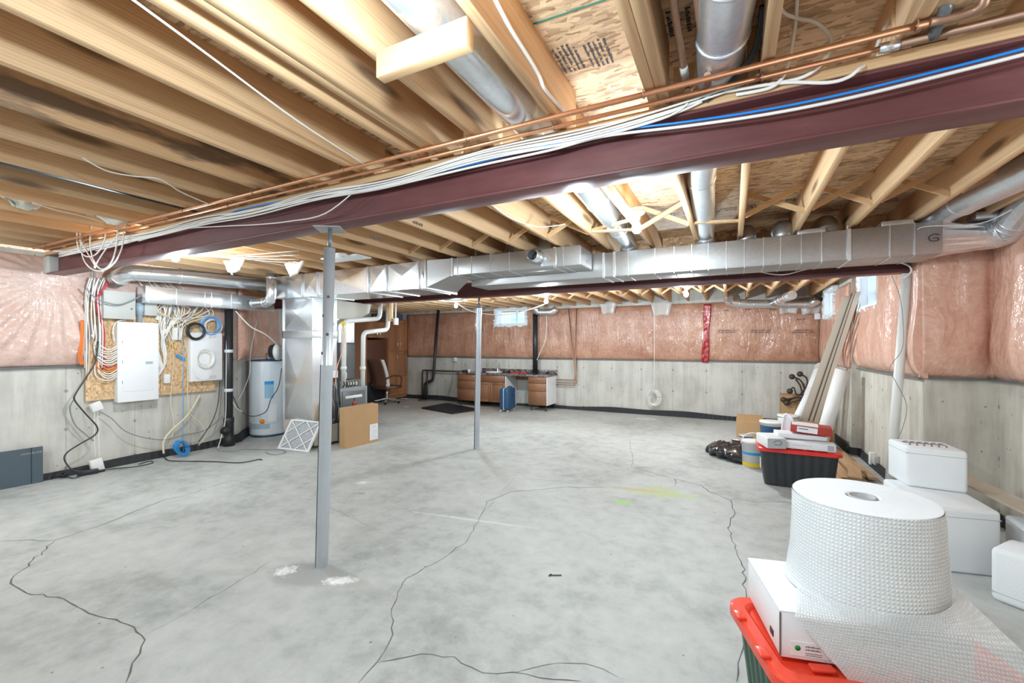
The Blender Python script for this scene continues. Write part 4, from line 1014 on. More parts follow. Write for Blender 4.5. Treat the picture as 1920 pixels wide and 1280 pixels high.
# furnace filter leaning on the drop duct
q0, q1 = PX(521, 841, z=.0), PX(598, 852, z=.0)
q1 = PX(578, 848, z=0)
ex_ = (q1 - q0).normalized(); upv = Vector((.10, .46, .93)).normalized(); nv = ex_.cross(upv).normalized(); Lw = (q1 - q0).length; Lh = .42
if nv.y > 0: nv = -nv
e = thing('furnace_filter', 'white pleated furnace filter leaning against the tall silver duct', 'filter', q0)
def fr(a, b, t0, t1, mb): 
    pts = []
    for t in (t0, t1):
        for (u, v) in ((a[0], a[1]), (b[0], a[1]), (b[0], b[1]), (a[0], b[1])): pts.append(q0 + ex_ * (u * Lw) + upv * (v * Lh) + nv * t)
    mb.hexa(pts)
def qp(u, v, t=0): return q0 + ex_ * (u * Lw) + upv * (v * Lh) + nv * t
b = MB(); fr((0, 0), (1, .05), -.012, .014, b); fr((0, .95), (1, 1), -.012, .014, b); fr((0, .05), (.05, .95), -.012, .014, b); fr((.95, .05), (1, .95), -.012, .014, b); b.build('card_frame', 'white', e)
b = MB(); N = 26
for i in range(N):
    v0 = .05 + .9 * i / N; v1 = .05 + .9 * (i + .5) / N; v2 = .05 + .9 * (i + 1) / N
    A_ = [qp(.05, v0, -.008), qp(.95, v0, -.008), qp(.95, v1, .004), qp(.05, v1, .004)]; B_ = [qp(.05, v1, .004), qp(.95, v1, .004), qp(.95, v2, -.008), qp(.05, v2, -.008)]
    b.face([b.v(p) for p in A_]); b.face([b.v(p) for p in B_], 1)
b.face([b.v(qp(.05, .05, -.009)), b.v(qp(.95, .05, -.009)), b.v(qp(.95, .95, -.009)), b.v(qp(.05, .95, -.009))], 0)
b.build('pleats', ['paper', 'paper_grey'], e, normals=False)
b = MB()
for a in (-.5, 0, .5):
    for sg in (1, -1):
        u0, v0, u1, v1 = (0, -a, 1, 1 - a) if sg == 1 else (0, 1 - a, 1, -a)
        # clip to the frame
        P_ = [(u, v0 + (v1 - v0) * u) for u in [i / 40 for i in range(41)]]; P_ = [p for p in P_ if .04 <= p[1] <= .96]
        if len(P_) > 1: b.bar(qp(*P_[0], .011), qp(*P_[-1], .011), .014, .004, nv)
b.build('card_lattice', 'white', e)

# cardboard carton beside it
c0 = PX(636.5, 838, z=0); c1 = PX(648, 841.5, z=0); c2 = PX(709, 827, z=0)
e = thing('cardboard_carton', 'tall flat brown cardboard carton with a white sheet, in front of the furnace', 'carton', c0)
dv = (c2 - c1); hz_ = PX(648, 759, x=c1.x).z
tl = (c0 - c1); hh = .545
b = MB(); b.hexa([c1, c2, c2 + tl, c0, c1 + Vector((0, 0, hh)), c2 + Vector((0, 0, hh + .01)), c2 + tl + Vector((0, 0, hh + .01)), c0 + Vector((0, 0, hh))]); b.build('carton_body', 'card', e)
nn = Vector((dv.y, -dv.x, 0)).normalized()
pa = c1.lerp(c2, .72) + nn * .003; pb = c1.lerp(c2, .985) + nn * .003
b = MB(); b.hexa([pa + Vector((0, 0, .04)), pb + Vector((0, 0, .04)), pb + Vector((0, 0, .04)) + nn * .002, pa + Vector((0, 0, .04)) + nn * .002, pa + Vector((0, 0, .27)), pb + Vector((0, 0, .27)), pb + Vector((0, 0, .27)) + nn * .002, pa + Vector((0, 0, .27)) + nn * .002]); sh = b.build('white_sheet', 'paper', e)
b = MB(); scribble(b, pa.lerp(pb, .35) + Vector((0, 0, .225)) + nn * .002, pb - pa, (0, 0, 1), nn, .05, .012, 1, 1, seed=3); scribble(b, pa.lerp(pb, .3) + Vector((0, 0, .06)) + nn * .002, pb - pa, (0, 0, 1), nn, .08, .12, 10, .3, seed=5); b.build('faint_print', 'paper_grey', sh)

# ================================================================== WIRING BOARD AND LEFT WALL
WX = -6.405
def WP(px, py, off=0.0): return PX(px, py, x=WX + off)
def wall_rect(mb, px0, py0, px1, py1, d0, d1, r=.0, mi=0):
    a, b = WP(px0, py1), WP(px1, py0)
    lo, hi = WP(px0, py0), WP(px1, py1)
    z0, z1 = (a.z + hi.z) / 2, (b.z + lo.z) / 2
    (mb.rbox if r else mb.box)(WX + d0, WX + d1, a.y, b.y, z0, z1, *([r] if r else []), **({'mi': mi} if mi else {}))
    return (a.y, b.y, z0, z1)
# insulation behind the board ends at -6.43
b = MB(); y0, y1 = WP(161, 700).y, WP(404, 700).y
bz0 = .79
for k, (a, c_) in enumerate(((y0, WP(216, 700).y), (WP(216, 700).y + .004, WP(300, 700).y), (WP(300, 700).y + .004, y1))): b.box(WX - .018, WX, a, c_, bz0 if k < 2 else bz0 - .005, 1.90 if k < 2 else 1.86)
tag(b.build('backboard', 'osb_wall'), 'strand board panel on the left wall carrying the electrical boxes', 'board')
PZ0, PZ1, PYa, PYb = .745 + .0, 1.69, WP(221, 680).y, WP(296, 680).y
a = WP(221, 755, .09); c_ = WP(296, 749, .09); d_ = WP(221, 603, .09)
e = thing('electrical_panel', 'tall white electrical panel in the middle of the strand board', 'electrical panel', (WX + .05, (a.y + c_.y) / 2, a.z))
MB().rbox(WX, WX + .09, a.y, c_.y, a.z + .005, d_.z - .005, .004).build('panel_box', 'white', e)
MB().rbox(WX + .09, WX + .098, a.y - .006, c_.y + .006, a.z, d_.z, .003).build('cover', 'white', e)
mid = (a.y + c_.y) / 2 + .035
dr = MB().rbox(WX + .098, WX + .102, a.y + .04, c_.y - .05, a.z + .12, d_.z - .05, .002).build('door', 'white', e)
MB().box(WX + .102, WX + .106, c_.y - .13, c_.y - .06, (a.z + d_.z) / 2 - .03, (a.z + d_.z) / 2 + .0).build('latch', 'paper_grey', dr)
for z in (.25, .5, .75): MB().box(WX + .098, WX + .101, a.y + .036, a.y + .042, a.z + (d_.z - a.z) * z - .015, a.z + (d_.z - a.z) * z + .015).build('hinge', 'grey_dark', e)
a = WP(195, 596, .10); c_ = WP(253, 593, .10); d_ = WP(195, 549, .10)
e = thing('junction_cabinet', 'flat light grey wiring cabinet above the white electrical panel', 'electrical box', (WX + .05, (a.y + c_.y) / 2, a.z))
MB().rbox(WX, WX + .10, a.y, c_.y, a.z, d_.z + .03, .003).build('cabinet_body', 'grey_box', e)
MB().rbox(WX + .10, WX + .106, a.y - .004, c_.y + .004, a.z - .004, d_.z + .034, .002).build('cover', 'grey_box', e)
MB().cyl((WX + .106, c_.y - .035, a.z + .12), (WX + .111, c_.y - .035, a.z + .12), .008, seg=12).build('lock', 'black', e)
a = WP(262, 604, .05); z_ = WP(262, 568, .05).z
e = thing('conduit', 'grey plastic conduit with a collar entering the top of the electrical panel', 'conduit', a)
yc = a.y; b = MB(); b.cyl((WX + .05, yc, a.z - .005), (WX + .05, yc, z_ + .12), .026, seg=20); b.build('pipe', 'grey_pvc', e)
MB().lathe([(.034, 0), (.036, .05), (.042, .055), (.042, .15)], (WX + .05, yc, a.z + .08), seg=20).build('collar', 'grey_pvc', e)
a = WP(272, 591, .10); c_ = WP(295, 590, .10); d_ = WP(272, 566, .10)
tag(MB().rbox(WX, WX + .10, a.y, c_.y, a.z, d_.z + .04, .004).build('small_box', 'grey_box'), 'small beige-grey box between the conduit and the rectangular duct', 'electrical box')
# network panel
a = WP(357, 716, .08); c_ = WP(416, 716, .08); d_ = WP(357, 623, .08)
e = thing('network_enclosure', 'white perforated network enclosure at the right end of the strand board', 'electrical box', (WX + .05, (a.y + c_.y) / 2, a.z))
MB().rbox(WX, WX + .09, a.y, c_.y, a.z, d_.z, .004).build('enclosure_body', 'white', e)
cv = MB().rbox(WX + .09, WX + .098, a.y + .012, c_.y - .004, a.z + .006, d_.z - .005, .003).build('door', 'white', e)
for zz in (a.z + .03, d_.z - .07):
    v_ = MB()
    for yy in (a.y + .22, a.y + .27):
        for i in range(4):
            for j in range(4): v_.box(WX + .098, WX + .0995, yy + i * .011, yy + i * .011 + .006, zz + j * .011, zz + j * .011 + .006)
    v_.build('vent', 'paper_grey', cv)
cc = WP(385, 672, .115)
b = MB()
for k in range(7):
    r = .085 + .004 * k; b.tube([cc + Vector((k * .003, math.cos(t) * r, math.sin(t) * r * (1 + .03 * k))) for t in [2 * PI * i / 22 + k * .3 for i in range(23)]], .0045, 5, 1)
tag(b.build('cable_coil', 'cable_w'), 'small coil of white cable hung on the network enclosure', 'cable coil')
cable('cable', 'thin white cable looping below the small coil on the network enclosure', [cc + Vector((0, 0, -.085)), WP(398, 690, .11), WP(394, 706, .11), WP(380, 712, .11), WP(366, 705, .11), WP(360, 690, .11)], .003, 'cable_w')
for c_, r, m_, lab, nn, off in ((WP(367, 621, .12), .10, 'cable_k', 'thick coil of black cable at the top left of the network enclosure', 10, .12), (WP(395, 610, .09), .115, 'cable_bl', 'coil of pale blue cable behind the top of the network enclosure', 9, .08), (WP(400, 613, .07), .10, 'cable_w', 'coil of white cable inside the pale blue one above the network enclosure', 6, .07)):
    b = MB(); rd = random.Random(int(r * 1000))
    for k in range(nn):
        ph = rd.uniform(0, 6); rr = r + rd.uniform(-.016, .016)
        b.tube([c_ + Vector((k * .0035 - .015 + .01 * math.sin(2 * t + ph), math.cos(t) * rr, math.sin(t) * rr)) for t in [2 * PI * i / 24 + ph for i in range(25)]], .006, 6, 1)
    tag(b.build('cable_coil', m_), lab, 'cable coil')
for (px0, py0, px1, py1), l in (((304, 701, 316, 718), 'small white box on the strand board right of the electrical panel'), ((320, 614, 336, 637), 'white square box on the board under the tangle of white cables'), ((290, 590, 300, 600), 'tiny white box under the rectangular duct')):
    b = MB(); wall_rect(b, px0, py0, px1, py1, 0, .045, .004); tag(b.build('wall_box', 'white_plastic'), l, 'electrical box')
b = MB(); p, q = WP(331, 665, .03), WP(346, 675, .03); b.bar(p, q, .03, .018, (1, 0, 0)); tag(b.build('terminal_block', 'blue'), 'blue terminal block with cable tails between the two white enclosures', 'terminal block')
b = MB(); p, q = WP(326, 646, .02), WP(329, 653, .02); b.bar(p, q, .02, .016, (1, 0, 0)); tag(b.build('connector', 'yellow'), 'tiny yellow and blue connector on the strand board', 'connector')
# cable runs on the board
rd = random.Random(21)
G7 = 'white cables dropping down the left edge of the wiring board'
for k in range(11):
    x = 160 + k * 3.2; o = .03 + rd.uniform(0, .03)
    mat = ['cable_w', 'cable_w', 'cable_w', 'cable_g'][k % 4]
    low = [690, 700, 712][k % 3] if k < 3 else 650 + rd.uniform(-25, 40)
    pts = [WP(x + 4 + rd.uniform(-2, 8), 520, o + .02), WP(x + rd.uniform(-3, 3), 550, o), WP(x + rd.uniform(-2, 2), 590, o), WP(x + rd.uniform(-2, 2), 630, o), WP(x - 1, low, o)]
    cable('cable', 'cable in the white bundle running down the left edge of the strand board', pts, .006, mat, group=G7)
G8 = 'pale cables fanned into the left side of the electrical panel'
for k in range(15):
    y = 650 + k * 4.1; sx = 176 + rd.uniform(-3, 9); mt = 'cable_o' if k in (9, 10) else 'cable_r' if k == 8 else 'cable_w'
    pts = [WP(sx + 2, y - 22 - rd.uniform(0, 8), .02), WP(sx + 2, y - 6, .03), WP(sx + 14, y + 4, .05), WP(207, y + 5, .06), WP(221, y - 2 + rd.uniform(-2, 2), .07)]
    if mt != 'cable_w': cable('cable', '%s cable bending into the left side of the electrical panel' % ({9: 'upper orange', 10: 'lower orange', 8: 'red'}[k]), pts, .0065, mt)
    else: cable('cable', 'pale cable bending into the left side of the electrical panel', pts, .0065, mt, group=G8)
for k in range(3):
    cable('cable', 'red cable running down the strand board left of the electrical panel', [WP(204 + k * 3, 512, .09), WP(202 + k * 2, 525, .08), WP(190, 545 + k * 3, .06), WP(180 + k * 2, 560, .05), WP(184 + k * 2, 590, .04), WP(194 + k, 620, .04), WP(193 + k, 660, .035), WP(192 + k, 695 - k * 6, .03)], .006, 'cable_r', group='red cables left of the electrical panel')
for k in range(3):
    cable('cable', 'orange cable at the edge of the pink insulation beside the board', [WP(152 + k * 2, 600, .06), WP(151 + k * 2, 640, .055), WP(147 + k * 3, 668, .05), WP(152 + k * 3, 684, .05)], .006, 'cable_o', group='orange cables beside the board')
G9 = 'white cables fanned from the duct down to the right side of the electrical panel'
for k in range(16):
    sx = 297 + k * 3.0 + rd.uniform(-4, 4)
    kn = WP(305 + rd.uniform(-3, 3), 628 + rd.uniform(-14, 14), .05)
    en = WP(296, 655 + k * 3.4, .05)
    pts = [WP(sx, 568, .05 + rd.uniform(0, .04)), WP(sx + rd.uniform(-6, 6), 590, .06), kn, WP(309 + rd.uniform(-2, 3), 660 + k * 1.2, .05 + rd.uniform(0, .03)), WP(306, 684 + k * .5, .05), en]
    cable('cable', 'white cable fanning into the right side of the electrical panel', pts, .0058, 'cable_w', group=G9)
G10 = 'loose pale cables tangled under the rectangular duct'
for k in range(16):
    a0 = rd.uniform(302, 400); b0 = rd.uniform(300, 352)
    cable('cable', 'loose pale cable in the tangle under the rectangular duct', [WP(a0, rd.uniform(566, 576), .08), WP(a0 + rd.uniform(-18, 18), rd.uniform(580, 595), .09), WP(b0 + rd.uniform(-6, 10), rd.uniform(598, 612), .06), WP(b0, rd.uniform(618, 650), .04)], .0055, ['cable_w', 'cable_y', 'cable_w', 'cable_g'][k % 4], group=G10)
G11 = 'cables passing between the round duct and the rectangular duct'
for k in range(9):
    a0 = 262 + k * 9
    cable('cable', 'pale cable slanting down between the round duct and the rectangular duct', [WP(a0 - 10, 515, .05), WP(a0, 530, .07), WP(a0 + 14, 548, .06), WP(a0 + 20, 575, .04)], .0055, ['cable_w', 'cable_g', 'cable_w'][k % 3], group=G11)
cable('cable', 'grey cable sagging across the light grey wiring cabinet', [WP(160, 538, .14), WP(176, 556, .16), WP(196, 566, .17), WP(222, 571, .17), WP(246, 564, .16), WP(266, 553, .13)], .008, 'cable_g')
cable('cable', 'white cable arching over the top left of the electrical panel', [WP(215, 640, .05), WP(212, 620, .06), WP(218, 604, .07), WP(240, 598, .05)], .006, 'cable_w')
for k, (p_, m_, r, l) in enumerate((
    ([WP(323, 640, .03), WP(325, 680, .03), WP(322, 720, .03), WP(320, 760, .04), WP(326, 800, .05), WP(318, 835, .06)], 'cable_y', .005, 'yellowed cable hanging from the board towards the floor, left of the blue one'),
    ([WP(345, 640, .03), WP(344, 675, .04), WP(343, 740, .05), WP(343, 790, .05), WP(342, 825, .08)], 'cable_bl', .005, 'blue cable hanging straight down from the terminal block'),
    ([WP(352, 650, .03), WP(352, 715, .04), WP(355, 770, .06), WP(375, 792, .08), WP(386, 815, .10), WP(372, 835, .12)], 'cable_y', .005, 'yellowed cable curving down to the floor right of the blue one'),
    ([WP(375, 740, .02), WP(352, 778, .05), WP(320, 808, .06), WP(307, 828, .08), WP(307, 850, .10)], 'cable_y', .012, 'thick yellowed cable bundle slanting down to the floor'),
    ([WP(412, 715, .05), WP(408, 760, .08), WP(395, 795, .10), WP(372, 828, .12)], 'cable_k', .006, 'black cable hanging from the network enclosure in front of the wall'),
    ([WP(184, 640, .06), WP(178, 680, .08), WP(160, 710, .12), WP(142, 738, .14), WP(140, 750, .14), WP(160, 775, .16), WP(182, 800, .17), WP(178, 815, .17), WP(150, 832, .17), WP(126, 848, .18), WP(121, 862, .2), WP(135, 880, .22), WP(155, 884, .24)], 'cable_k', .008, 'long wavy black cable from the board down to the power adapter'),
    ([WP(141, 745, .05), WP(131, 765, .04), WP(140, 795, .04), WP(158, 812, .04), WP(175, 826, .04)], 'cable_g', .006, 'grey cable lying against the concrete left of the board'),
    ([WP(189, 772, .03), WP(210, 785, .05), WP(235, 808, .07), WP(270, 820, .08), WP(310, 824, .08), WP(345, 815, .08), WP(385, 806, .08), WP(418, 780, .06)], 'cable_g', .006, 'grey cable swagged across the concrete to the drain stack'),
    ([WP(432, 660, .10), WP(436, 700, .12), WP(432, 735, .12), WP(440, 760, .12), WP(455, 772, .12)], 'cable_w', .006, 'white cable hanging beside the black drain stack'),
    ([WP(425, 590, .10), WP(424, 700, .11), WP(423, 780, .12), WP(416, 815, .14), WP(408, 842, .18)], 'cable_w', .006, 'white cable running down the face of the drain stack'))):
    cable('cable', l, p_, r, m_)
cable('cable', 'white cable drooping from the duct to the white round tank', [PX(442, 583, x=-6.0), PX(470, 612, x=-5.95), PX(500, 628, x=-5.9), PX(524, 650, y=4.20)], .008, 'cable_w')
cable('cable', 'black cable curving from the stack to the face of the water heater', [PX(436, 740, x=-6.3), PX(450, 768, x=-6.3), PX(472, 780, y=4.10), PX(498, 772, y=4.10), PX(508, 748, y=4.1), PX(522, 725, y=4.1), PX(528, 690, y=4.1)], .006, 'cable_k')
cable('cable', 'thin white cable hanging in front of the angled pink insulation', [PX(482, 600, x=-6.6), PX(470, 660, x=-6.5), PX(468, 700, x=-6.5), PX(455, 735, x=-6.45), PX(446, 750, x=-6.4)], .004, 'cable_w')
# outlet plates and plugs
c = WP(180, 762, .02)
e = thing('outlet_plate', 'tilted white outlet box hanging on the concrete below the strand board', 'outlet', c)
MB().obox(c, (.05, .10, .10), Matrix.Rotation(.35, 3, 'X'), r=.006).build('box', 'white_plastic', e)
for dy in (-.012, .014):
    cable('cable', 'white cord running down the wall from the tilted outlet box to the plug', [c + Vector((0, dy, -.05)), WP(181 + dy * 300, 820, .05), WP(182 + dy * 300, 858, .09)], .004, 'cable_w', group='cords under the tilted outlet')
c = PX(181, 866, x=-6.33)
e = thing('plug_strip', 'white multi-plug block resting on the floor by the wall', 'plug', (c.x, c.y, .0))
MB().obox((c.x, c.y, .075), (.06, .11, .14), Matrix.Rotation(.2, 3, 'X'), r=.01).build('block', 'white_plastic', e)
c = PX(165, 886, z=.02)
e = thing('power_adapter', 'black power adapter brick lying on the floor near the left wall', 'power adapter', (c.x, c.y, 0))
MB().obox((c.x, c.y, .026), (.07, .17, .045), Matrix.Rotation(-.2, 3, 'Z'), r=.01).build('brick', 'black', e)
MB().tube([PX(186, 882, z=.012), PX(215, 878, z=.01), PX(250, 875, z=.01), PX(285, 868, z=.01), PX(281, 864, z=.01), PX(260, 870, z=.01)], .005, 6, 6).build('output_cord', 'black', e)
MB().tube([PX(157, 888, z=.015), PX(140, 896, z=.01), PX(125, 893, z=.01), PX(112, 886, z=.01)], .005, 6, 6).build('plug_cord', 'black', e)
MB().obox(PX(190, 882, z=.014), (.03, .06, .022), Matrix.Rotation(-.1, 3, 'Z'), r=.005).build('ferrite', 'black', e)
b = MB()
for k in range(7):
    b.tube([PX(104 + rd.uniform(0, 22), 888 + rd.uniform(-4, 5), z=.012 + .005 * k) for _ in range(6)], .006, 6, 6)
tag(b.build('cord_heap', 'black'), 'small heap of black cord on the floor beside the charcoal panel', 'cord')
c = PX(341, 832, z=.1)
b = MB(); cz = Vector((-6.22, PX(341, 834, x=-6.22).y, .11))
for k in range(16):
    t0 = rd.uniform(0, 6); a_, h_ = rd.uniform(.035, .085), rd.uniform(.07, .105); tw = rd.uniform(-.03, .03)
    b.tube([cz + Vector((tw * math.sin(t) + (k - 8) * .004, math.cos(t + t0 * .1) * a_, math.sin(t) * h_)) for t in [2 * PI * i / 16 for i in range(17)]], .0045, 5, 1)
tag(b.build('cable_bundle', 'blue'), 'bright blue bundled network cable standing on the floor by the left wall', 'cable coil')
b = MB(); p = PX(296, 852, z=.02); b.obox(p, (.05, .12, .04), r=.005)
e = thing('extension_socket', 'cream extension socket on the floor at the foot of the left wall', 'outlet', (p.x, p.y, 0)); b.build('socket_block', 'cream', e)
MB().obox(PX(262, 854, z=.025), (.03, .05, .035), r=.008).build('grey_plug', 'grey_pvc', e)
MB().obox(PX(266, 860, z=.02), (.03, .05, .03), r=.008).build('cream_plug', 'cream', e)
for l, pts, m_, r in (('long black cord curving over the floor in front of the drain stack', [(308, 852), (312, 861), (330, 864), (400, 865), (450, 867), (485, 861), (491, 862)], 'cable_k', .006),
    ('thin pale blue cord wandering over the floor towards the filter', [(330, 838), (370, 838), (405, 838), (410, 845), (440, 845), (460, 842), (500, 843), (525, 843), (536, 847), (520, 852), (506, 851), (498, 847)], 'cable_g', .004),
    ('yellowed cord lying on the floor beside the cream socket', [(240, 866), (262, 862), (290, 857), (300, 850)], 'cable_y', .005)):
    cable('cord', l, [PX(a, b_, z=r + .002) for a, b_ in pts], r, m_, 'cord')
# charcoal panel leaning at the far left
q0 = PX(81, 903, z=0); q1 = PX(-30, 921, z=0); q0.x = -6.365; q1.x = -6.385
dv = (q1 - q0); lean = Vector((-.005, 0, .37))
b = MB(); th = Vector((.024, 0, .004)); b.hexa([q0 - th * 1 + Vector((0, 0, .008)), q0 + Vector((0, 0, .001)), q1 + Vector((0, 0, .001)), q1 - th + Vector((0, 0, .008)), q0 + lean - th, q0 + lean, q1 + lean, q1 + lean - th])
e = thing('monitor_back', 'flat charcoal panel standing on the floor against the left wall', 'panel', q0); b.build('shell', 'dark_panel', e)
b = MB(); ea = q0.lerp(q1, .22); b.bar(ea + lean * .02 + Vector((.003, 0, 0)), ea + lean * .99 + Vector((.003, 0, 0)), .004, .003, (1, 0, 0)); b.build('edge_groove', 'black', e)
b = MB(); scribble(b, q0.lerp(q1, .42) + lean * .82 + Vector((.003, 0, 0)), q0 - q1, lean, (1, 0, .3), .14, .035, 1, 1, seed=9); b.build('faint_marking', 'grey_mid', e)

# ================================================================== CABLES AND COPPER ON THE NEAR BEAM
def YPX(px, py, y): return PX(px, py, y=y)
zc = 2.381
cy1, cy2 = 1.72, 1.80
e = thing('copper_pipe', 'upper copper water pipe running along the near beam under the joists', 'pipe', (-2, cy1, zc))
MB().cyl((-6.2, cy1, zc), (.55, cy1, zc), .011, seg=12).build('pipe', 'copper', e)
MB().tube([(.53, cy1, zc), (.62, cy1, zc), (.64, cy1 - .03, zc + .02), (.64, cy1 - .05, zc + .18)], .0125, 12, 3).build('elbow', 'copper_old', e)
for x in [-5.9 + .8 * k for k in range(9)]: MB().tube([(x, cy1 + .014, zc + .012), (x, cy1 + .013, zc - .006), (x, cy1, zc - .014), (x, cy1 - .013, zc - .006), (x, cy1 - .014, zc + .012)], .0025, 6, 3).build('strap', 'copper_old', e)
e = thing('copper_pipe', 'lower copper water pipe, the one nearer to the red beam', 'pipe', (-2, cy2, zc))
MB().cyl((-6.2, cy2, zc), (.46, cy2, zc), .009, seg=12).build('pipe', 'copper', e)
MB().cyl((.46, cy2, zc), (1.85, cy2, zc), .013, seg=12).build('larger_pipe', 'copper_old', e)
MB().tube([(.56, cy2, zc), (.56, cy2 - .10, zc + .02), (.54, cy2 - .13, zc + .05), (.60, cy2 - .30, zc + .10)], .016, 12, 4).build('tee_branch', 'grey_dark', e)
for x in [-5.5 + .8 * k for k in range(8)]: MB().tube([(x, cy2 + .012, zc + .012), (x, cy2 + .011, zc - .006), (x, cy2, zc - .012), (x, cy2 - .011, zc - .006), (x, cy2 - .012, zc + .012)], .0025, 6, 3).build('strap', 'copper_old', e)
MB().cyl((.43, cy2, zc), (.48, cy2, zc), .0165, seg=12).build('reducer', 'galv_bright', e)
for k, (px0, pxe, l) in enumerate(((1262, 1284, 'left copper drop between the double joist and the round duct'), (1308, 1325, 'right copper drop beside the round duct'))):
    a = PX(px0, 0, z=2.46); bb = PX(pxe, 140, z=2.43)
    e = thing('copper_pipe', l, 'pipe', bb); a2 = a + (a - bb) * 1.5
    MB().tube([a2, bb, Vector((bb.x + .005, cy1 if k else cy2, zc + .012))], .0125, 12, 4).build('pipe', 'copper_old', e)
    MB().cyl(bb - (bb - a).normalized() * .05, bb, .015, seg=12).build('fitting', 'grey_box', e)
# white cable bundle: from near bay at the right, along the top flange, to the left corner
G12 = 'white cables running along the top of the near beam'
for k in range(6):
    rr = random.Random(50 + k); pts = []
    xs_ = [.10 - .05 * k, -.25, -.6, -1.1, -1.7, -2.3, -2.9, -3.5, -4.2, -4.8, -5.4, -6.0]
    for i, x in enumerate(xs_):
        sag = .0 if i in (1, 3, 5, 7, 9) else -.015
        pts.append((x, 1.845 - .003 * (k % 3) + rr.uniform(-.004, .004), 2.374 - .0095 * k + rr.uniform(-.007, .007) + (.05 if i == 0 else 0) + sag - (.02 if x < -1.5 else 0)))
    if k % 3 == 0: pts = [(x, y, z) for x, y, z in pts]
    cable('cable', 'white cable in the bundle running along the top of the near red beam', pts, .0046, 'cable_w', group=G12)
def beamcable(l, m_, r, pix, y=1.85, **kw): cable('cable', l, [YPX(a, b_, y) for a, b_ in pix], r, m_, **kw)
beamcable('bright blue cable along the face of the near red beam', 'cable_b', .0052, [(1990, 71), (1920, 91), (1810, 120), (1600, 172), (1440, 205), (1290, 228), (1130, 248), (1030, 272), (900, 304), (780, 333), (690, 352), (560, 372), (450, 393), (380, 418), (300, 440), (200, 462)])
beamcable('thick white cable just below the blue one on the near red beam', 'cable_w', .0062, [(1990, 83), (1920, 102), (1810, 130), (1600, 182), (1440, 214), (1290, 236), (1130, 256), (1030, 282), (900, 310), (780, 338), (690, 358), (560, 378), (440, 400), (360, 424), (270, 447), (180, 470)], y=1.848)
beamcable('thin white cable sagging over the web of the near red beam, far left', 'cable_w', .004, [(680, 345), (610, 400), (540, 415), (480, 421), (420, 424), (340, 430), (260, 452)], y=1.85)
# loops above the beam at right
def loosecable(l, pts, r=.0065, m_='cable_w'): cable('cable', l, pts, r, m_)
loosecable('white cable with a dark core dropping from the upper right joists to the beam', [PX(1705, -5, z=2.58), PX(1680, 20, z=2.56), PX(1655, 60, z=2.50), PX(1635, 110, z=2.42), YPX(1612, 128, 1.84), YPX(1590, 145, 1.84), YPX(1550, 155, 1.845), YPX(1470, 155, 1.845), YPX(1380, 168, 1.845)])
loosecable('white cable making an S-curve below the strand board, upper right', [PX(1462, -5, z=2.60), PX(1468, 22, z=2.6), PX(1495, 34, z=2.6), PX(1530, 42, z=2.58), PX(1556, 68, z=2.54), PX(1556, 95, z=2.48), PX(1545, 112, z=2.43), YPX(1530, 130, 1.84), YPX(1495, 148, 1.845), YPX(1430, 160, 1.845), YPX(1360, 172, 1.845)])
loosecable('white cable hanging straight down beside the upper right joist', [PX(1495, -5, z=2.61), PX(1492, 40, z=2.60), PX(1486, 80, z=2.52), PX(1478, 120, z=2.43), YPX(1465, 148, 1.84), YPX(1440, 166, 1.845), YPX(1380, 178, 1.845)])
loosecable('thick white cable running down the side of the joist above the beam', [PX(925, -8, x=-.655), PX(955, 50, x=-.655), PX(985, 98, x=-.655), PX(1010, 140, x=-.655), PX(1020, 165, x=-.655), PX(1040, 190, x=-.655), PX(1062, 212, x=-.65)], r=.008)
loosecable('thin white cable stretched diagonally under the left joists', [PX(243, -5, z=2.37), PX(400, 110, z=2.375), PX(560, 228, z=2.38), PX(684, 308, z=2.385)], r=.004)
loosecable('slack white cable under the left joists above the beam', [PX(155, 296, z=2.385), PX(200, 320, z=2.36), PX(250, 330, z=2.36), PX(300, 336, z=2.37), PX(340, 360, z=2.37), PX(395, 384, z=2.38)], r=.004)
loosecable('white cable along the left joists near the wall', [PX(60, 380, z=2.38), PX(110, 395, z=2.36), PX(150, 404, z=2.36), PX(195, 417, z=2.36)], r=.004)
loosecable('green line stretched across the strand board', [PX(1000, 45, z=2.612), PX(1110, 8, z=2.612), PX(1150, -6, z=2.612)], r=.003, m_='green_line')
for k in range(3):
    loosecable(['outer', 'middle', 'inner'][k] + ' black cable curving down beside the round duct over the beam', [PX(1428 + k * 4, 10, z=2.52), PX(1418 + k * 4, 80, z=2.47), PX(1395 + k * 4, 120, z=2.43), YPX(1350 + k * 5, 165, 1.84), YPX(1310 + k * 6, 190, 1.845)], r=.0055, m_='cable_k')
# loops at the left end of the beam
for k, (cx, cy_, rx, ry) in enumerate(((190, 452, 48, 34), (176, 440, 34, 26), (205, 446, 30, 36))):
    c = YPX(cx, cy_, 1.80); L = [c + Vector((math.cos(t) * rx / 120, -.02 * k, math.sin(t) * ry / 130)) for t in [2 * PI * i / 20 for i in range(20)]]
    loosecable('loose loop of white cable hanging over the left end of the near beam, ' + ['largest', 'leftmost', 'rightmost'][k], L + [L[0]], r=.0055)
loosecable('white cable hanging in a V from the loops to the beam bottom at left', [YPX(150, 450, 1.80), YPX(177, 496, 1.80), YPX(178, 498, 1.80), YPX(200, 465, 1.80), YPX(240, 420, 1.80)], r=.0055)
loosecable('yellow-taped white cable bend under the joists at the left', [YPX(150, 428, 1.78), YPX(152, 440, 1.78), YPX(151, 452, 1.78)], r=.012, m_='cable_y')
G13 = 'white cables strung between the beam and the round duct at left'
